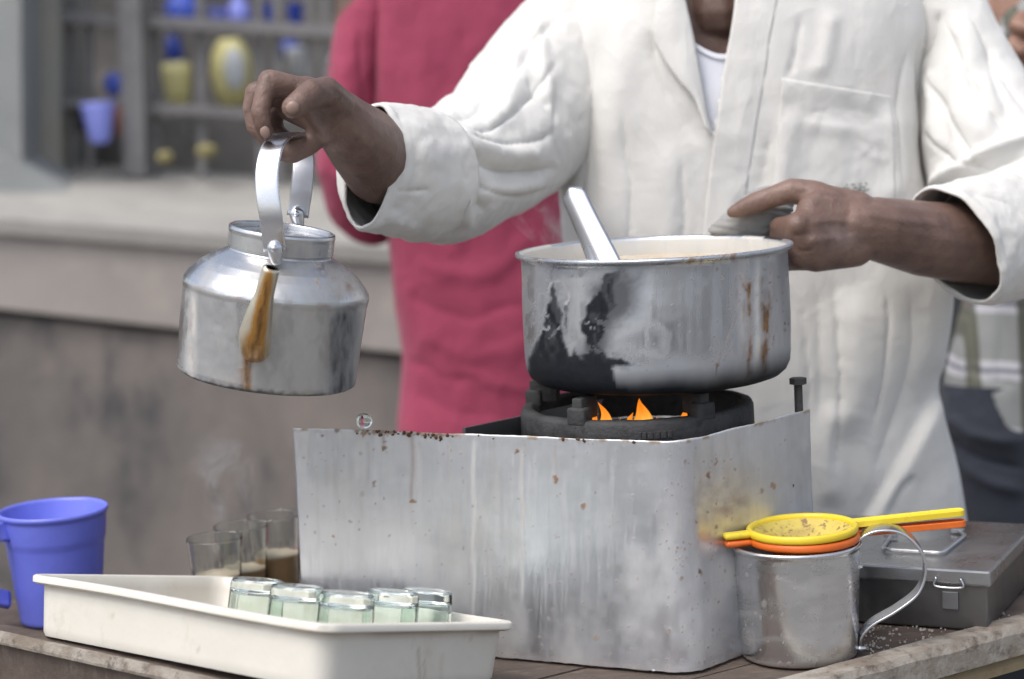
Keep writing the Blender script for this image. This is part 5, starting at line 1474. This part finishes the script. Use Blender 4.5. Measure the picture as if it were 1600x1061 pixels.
# ---- man in a magenta T-shirt, his back turned
YP = 3.2
pk = root('person', at(760, 500, YP) * V(1, 1, 0), 'man in a magenta T-shirt with his back turned, behind the vendor', 'person')
rows = [(-150, 660, 830, .06, .07), (-110, 612, 890, .075, .085), (-60, 588, 925, .09, .10), (20, 578, 940, .105, .11), (120, 576, 945, .112, .115), (250, 588, 945, .112, .115), (380, 611, 945, .108, .115), (480, 622, 942, .108, .115), (560, 631, 942, .110, .115), (665, 624, 946, .112, .116), (770, 616, 950, .115, .12), (860, 612, 952, .116, .12)]
v, f = torso_loft(rows, YP, 220, 220)
n_ = outward(v, f, 220, 220)
pc = [([(583, -20), (586, 80), (590, 190)], 7, -.010, 'r'), ([(650, 392), (705, 430), (775, 418), (850, 350)], 15, .006, 'r'), ([(628, 452), (660, 480), (740, 500), (850, 470)], 12, -.006, 'r'), ([(640, 500), (700, 540), (790, 548), (850, 520)], 16, .006, 'r'), ([(628, 560), (690, 588), (760, 590)], 9, -.005, 'r'), ([(700, 560), (780, 600), (850, 612)], 11, .005, 'r'), ([(640, 610), (700, 640), (800, 660)], 12, -.004, 'r'), ([(660, 20), (665, 120), (655, 220)], 20, .006, 'r'), ([(730, 10), (735, 100), (725, 170)], 22, -.005, 'r'), ([(610, 20), (615, 120), (620, 260)], 14, .006, 'r'), ([(690, 130), (700, 260), (690, 330)], 16, .005, 'r'), ([(640, 330), (650, 440), (640, 560)], 10, -.004, 'r')]
v = fold(v, n_, [(a, b, c * .6, d) for a, b, c, d in pc], .005, (9, 9, 5), 51, 14)
ts = solid(mk('t_shirt', v, f, PINK, pk, at(760, 300, YP)), .0015)
SP = [hring((592, -50), (44, -20), 3.22, .055, V(-.2, 0, -1)), hring((570, 40), (44, -8), 3.20, .062, V(-.2, 0, -1)), hring((556, 130), (42, 0), 3.19, .065, V(-.15, 0, -1)), hring((546, 210), (44, 4), 3.18, .066, V(-.05, 0, -1)), hring((547, 275), (48, 16), 3.19, .066, V(.1, .1, -1)), hring((560, 325), (44, 34), 3.22, .06, V(.25, .3, -1)), hring((566, 340), (40, 34), 3.23, .055, V(.25, .3, -1))]
v, f = ring_loft(SP, 110, 110)
n_ = outward(v, f, 110, 110)
v = fold(v, n_, [([(560, 30), (565, 120), (575, 220)], 8, -.006, 'r'), ([(540, 80), (535, 160), (520, 240)], 12, .005, 'r'), ([(520, 260), (545, 300), (570, 330)], 8, .005, 'r')], .004, (9, 9, 9), 57)
solid(mk('sleeve', v, f, PINK, ts, v[0]), .002)
hcp = at(745, -420, 3.16)
bd2 = [hull([J(660, -20, 3.2, .07), J(860, -20, 3.2, .07), J(690, 250, 3.2, .07), J(860, 250, 3.2, .07)]), hull([J(700, 250, 3.2, .07), J(860, 250, 3.2, .07), J(715, 680, 3.2, .075), J(860, 680, 3.2, .075)])]
bd2 += chain([J(750, -60, 3.2, .055), J(747, -260, 3.18, .055)]) + [hull([(hcp, .085), (hcp + V(0, .03, -.05), .06)])]
bd2 += chain([J(640, -40, 3.21, .055), J(575, -10, 3.2, .05), J(552, 270, 3.2, .042), J(575, 330, 3.27, .04), J(690, 330, 3.45, .03)]) + [hull([J(690, 330, 3.45, .03), J(740, 320, 3.5, .025)])]
bd2 += chain([J(860, -40, 3.21, .055), J(945, -10, 3.2, .05), J(965, 270, 3.22, .042), J(900, 330, 3.45, .03)])
for s in (-1, 1):
    hip = at(785, 760, 3.2) + V(s * .075, 0, 0)
    bd2 += chain([(hip, .075), (V(hip[0], 3.2, .45), .055), (V(hip[0], 3.22, .08), .04)]) + [hull([(V(hip[0], 3.22, .05), .035), (V(hip[0], 3.38, .03), .025)])]
organic('body', bd2, .006, 3, SKIN, pk, at(760, 500, YP) * V(1, 1, 0))
o = mk('hair', *hull([(hcp + V(0, -.01, .02), .092), (hcp + V(0, -.03, -.03), .075)]), HAIR, pk, hcp)
pr_ = [hull([(at(785, 840, 3.2) + V(-.065, 0, 0), .095), (at(785, 840, 3.2) + V(.065, 0, 0), .095)])]
for s in (-1, 1):
    hip = at(785, 840, 3.2) + V(s * .07, 0, 0)
    pr_ += chain([(hip, .092), (V(hip[0], 3.2, .45), .075), (V(hip[0], 3.22, .1), .06)])
organic('trousers', pr_, .012, 3, JEANS, pk, at(760, 500, YP) * V(1, 1, 0))

# ---- man in a checked shirt at the right edge
YQ = 3.0
pl = NT('checked_cotton')
gx = pl.n('ShaderNodeSeparateXYZ', {'Vector': pl.co or pl.coord()})
X_, Z_ = gx.outputs['X'], gx.outputs['Z']
def band(src, per, off, wid):
    f_ = pl.math('FRACT', pl.math('ADD', pl.math('DIVIDE', src, per), off))
    d = pl.math('ABSOLUTE', pl.math('SUBTRACT', f_, .5))
    return pl.n('ShaderNodeMapRange', {'Value': d, 'From Min': wid, 'From Max': wid * .8, 'To Min': 0.0, 'To Max': 1.0}).outputs[0]
colp = pl.mix(pl.noise(6), (.30, .31, .30), (.24, .25, .25))
colp = pl.mix(pl.math('MULTIPLY', band(Z_, .095, .50, .16), .75), colp, (.60, .60, .64))
colp = pl.mix(pl.math('MULTIPLY', band(Z_, .095, .50, .035), .8), colp, (.10, .11, .16))
colp = pl.mix(pl.math('MULTIPLY', band(X_, .066, .60, .15), .85), colp, (.075, .076, .05))
colp = pl.mix(pl.math('MULTIPLY', band(X_, .066, .60, .03), .6), colp, (.16, .16, .12))
pl.P(Base_Color=colp, Roughness=.85, Normal=pl.bump(pl.noise(20, 4), .004, .4))
pq = root('person', at(1650, 500, YQ) * V(1, 1, 0), 'man in a grey checked shirt and dark jeans, partly seen at the right edge', 'person')
rows = [(-40, 1600, 1760, .06, .07), (-5, 1560, 1830, .08, .09), (60, 1545, 1850, .10, .105), (200, 1545, 1850, .112, .11), (330, 1540, 1840, .112, .11), (430, 1524, 1830, .112, .11), (520, 1498, 1830, .114, .112), (590, 1483, 1835, .118, .116), (640, 1482, 1840, .12, .118)]
v, f = torso_loft(rows, YQ, 150, 180)
n_ = outward(v, f, 150, 180)
hem = proj(v)
v = fold(v, n_, [([(1540, 440), (1520, 520), (1505, 600)], 10, .007, 'r'), ([(1570, 420), (1565, 520), (1560, 620)], 12, -.007, 'r'), ([(1600, 430), (1590, 540), (1590, 640)], 10, .006, 'r'), ([(1500, 560), (1540, 590), (1600, 600)], 8, -.004, 'r')], .005, (8, 8, 4), 61, 5)
# tails dip towards the middle
rowi = np.repeat(np.arange(150), 180) / 149
v[:, 2] -= .035 * sstep(.8, 1, rowi) * sstep(-.16, .05, v[:, 0] - at(1650, 600, YQ)[0])
solid(mk('shirt', v, f, pl.m, pq, at(1650, 560, YQ)), .0015)
fist = []
fist += chain([J(1560, 30, 3.02, .055), J(1520, 330, 2.98, .045), J(1590, 330, 2.80, .040), J(1612, 250, 2.77, .035), J(1612, 190, 2.77, .03)])
fist += [hull([J(1612, 190, 2.77, .03), J(1600, 120, 2.765, .02), J(1625, 60, 2.77, .02), J(1635, 120, 2.77, .025)])]
for k, (y_, x_) in enumerate(((38, 1588), (72, 1580), (108, 1584), (142, 1592))):
    fist += chain([J(1625, y_ - 8, 2.775, .0115), J(x_ + 10, y_ - 10, 2.755, .0112), J(x_, y_ + 2, 2.742, .0112), J(x_ + 14, y_ + 8, 2.735, .0105), J(1612, y_ + 6, 2.745, .009)])
hq = at(1690, -280, 3.0)
fist += [hull([J(1610, 20, 3.0, .07), J(1790, 20, 3.0, .07), J(1610, 300, 3.0, .08), J(1790, 300, 3.0, .08)]), hull([J(1600, 300, 3.0, .08), J(1780, 300, 3.0, .08), J(1590, 620, 3.0, .085), J(1760, 620, 3.0, .085)])]
fist += chain([J(1690, -20, 3.0, .055), J(1690, -170, 2.98, .055)]) + [hull([(hq, .085), (hq + V(0, -.03, -.06), .055)]), hull([(hq + V(0, -.09, -.01), .01), (hq + V(0, -.105, -.035), .012)])]
fist += chain([J(1800, 20, 3.0, .055), J(1850, 330, 3.0, .043), J(1840, 560, 2.96, .03)]) + [hull([J(1840, 560, 2.96, .03), J(1838, 640, 2.94, .02)])]
for s in (-1, 1):
    hip = at(1655, 700, YQ) + V(s * .09, 0, 0)
    fist += chain([(hip, .085), (V(hip[0], 3.0, .45), .055), (V(hip[0], 3.02, .08), .04)]) + [hull([(V(hip[0], 3.02, .05), .035), (V(hip[0], 2.87, .03), .025)])]
organic('body', fist, .0042, 3, SKINP, pq, at(1650, 500, YQ) * V(1, 1, 0))
mk('hair', *hull([(hq + V(0, .02, .02), .092), (hq + V(0, .0, .03), .085)]), HAIR, pq, hq)
rj = [(585, 1462, 1840, .115, .12), (640, 1458, 1842, .12, .125), (700, 1468, 1845, .122, .125), (790, 1485, 1845, .12, .12), (900, 1500, 1840, .115, .115)]
v, f = torso_loft(rj, YQ, 90, 150)
n_ = outward(v, f, 90, 150)
v = fold(v, n_, [([(1470, 640), (1530, 680), (1600, 690)], 9, .007, 'r'), ([(1470, 670), (1530, 715), (1610, 735)], 8, -.008, 'r'), ([(1475, 700), (1540, 750), (1610, 770)], 9, .008, 'r'), ([(1560, 620), (1575, 660), (1610, 680)], 7, -.006, 'r')], .006, (9, 9, 9), 71)
jn = mk('jeans', v, f, JEANS, pq, at(1650, 650, YQ))
pr_ = []
for s in (-1, 1):
    hip = at(1660, 760, YQ) + V(s * .085, 0, 0)
    pr_ += chain([(hip, .105), (V(hip[0], 3.0, .45), .08), (V(hip[0], 3.02, .1), .065)])
organic('trouser_leg', pr_, .012, 3, JEANS, jn, at(1650, 650, YQ))

# cabinet added to darken the gap on the right
a, b = at(1440, 300, 4.2), at(1900, 300, 4.2)
cb = root('added_cabinet', ((a[0] + b[0]) / 2, 4.3, 0), 'added dark grey metal cabinet behind the man in checks', 'cabinet')
DKM = m_flat('added_cabinet_grey', (.035, .038, .042), .5)
cx = (a[0] + b[0]) / 2; wx = b[0] - a[0]
mk('added_carcass', *box((cx, 4.33, .95), (wx, .25, 1.9), 0, None, .006), DKM, cb, (cx, 4.33, 0), False)
for s in (-1, 1):
    mk('added_cabinet_door', *box((cx + s * wx / 4, 4.198, .97), (wx / 2 - .006, .012, 1.78), 0, None, .003), DKM, cb, (cx + s * wx / 4, 4.198, .1), False)

# ------------------------------------------------------------------ steam
def steam(name, label, px, py, Y, w_, d_, h_, dens_, seed, lean):
    c = at(px, py, Y)
    bm = bmesh.new()
    n, m = 14, 18
    v, f = [], []
    for i in range(n):
        t = i / (n - 1)
        s = math.sin(math.pi * min(max(t, .03), .97)) ** .5
        for j in range(m):
            a = 2 * math.pi * j / m
            v.append(c + V(s * w_ * math.cos(a) + lean * t + .01 * math.sin(4 * t + seed), s * d_ * math.sin(a), h_ * t))
    bm.free()
    f = grid_faces(n, m, True) + [tuple(range(m - 1, -1, -1)), tuple(range((n - 1) * m, n * m))]
    mt = NT(name)
    for nd in list(mt.t.nodes):
        if nd != mt.out: mt.t.nodes.remove(nd)
    co_ = mt.coord()
    wn = mt.n('ShaderNodeTexNoise', {'Vector': co_, 'Scale': 16.0, 'Detail': 2.0})
    wv = mt.n('ShaderNodeMix', data_type='VECTOR'); mt.set(wv.inputs[0], .10); mt.set(wv.inputs[4], co_); mt.set(wv.inputs[5], wn.outputs['Color'])
    ns = mt.n('ShaderNodeTexNoise', {'Vector': mt.n('ShaderNodeMapping', {'Vector': wv.outputs[1], 'Scale': (1, 1, .45), 'Location': (seed, 0, 0)}).outputs[0], 'Scale': 38.0, 'Detail': 4.0, 'Roughness': .6}).outputs['Fac']
    gc = mt.n('ShaderNodeTexCoord').outputs['Generated']
    g3 = mt.n('ShaderNodeVectorMath', {0: gc, 1: (.5, .5, .42)}, operation='SUBTRACT').outputs[0]
    ln = mt.n('ShaderNodeVectorMath', {0: g3}, operation='LENGTH').outputs['Value']
    dn = mt.math('MULTIPLY', mt.math('MULTIPLY', mt.ramp(ns, .47, .72), mt.ramp(ln, .5, .1)), dens_)
    pv = mt.n('ShaderNodeVolumePrincipled', {'Color': (.95, .95, .97), 'Density': dn, 'Anisotropy': .2})
    mt.t.links.new(pv.outputs[0], mt.out.inputs['Volume'])
    o = mk(name, v, f, mt.m, None, c)
    o['kind'] = 'stuff'
    tag(o, label, 'steam')
    return o
steam('steam', 'wisp of steam rising over the left rim of the pot', 872, 400, 2.09, .045, .03, .085, 55, 1.3, -.012)
steam('steam', 'thin steam drifting past the hand on the pot', 1290, 408, 2.02, .038, .02, .06, 10, 5.1, .01)
steam('steam', 'faint steam rising from the tea glasses', 375, 835, 2.2, .045, .035, .14, 28, 9.7, -.015)
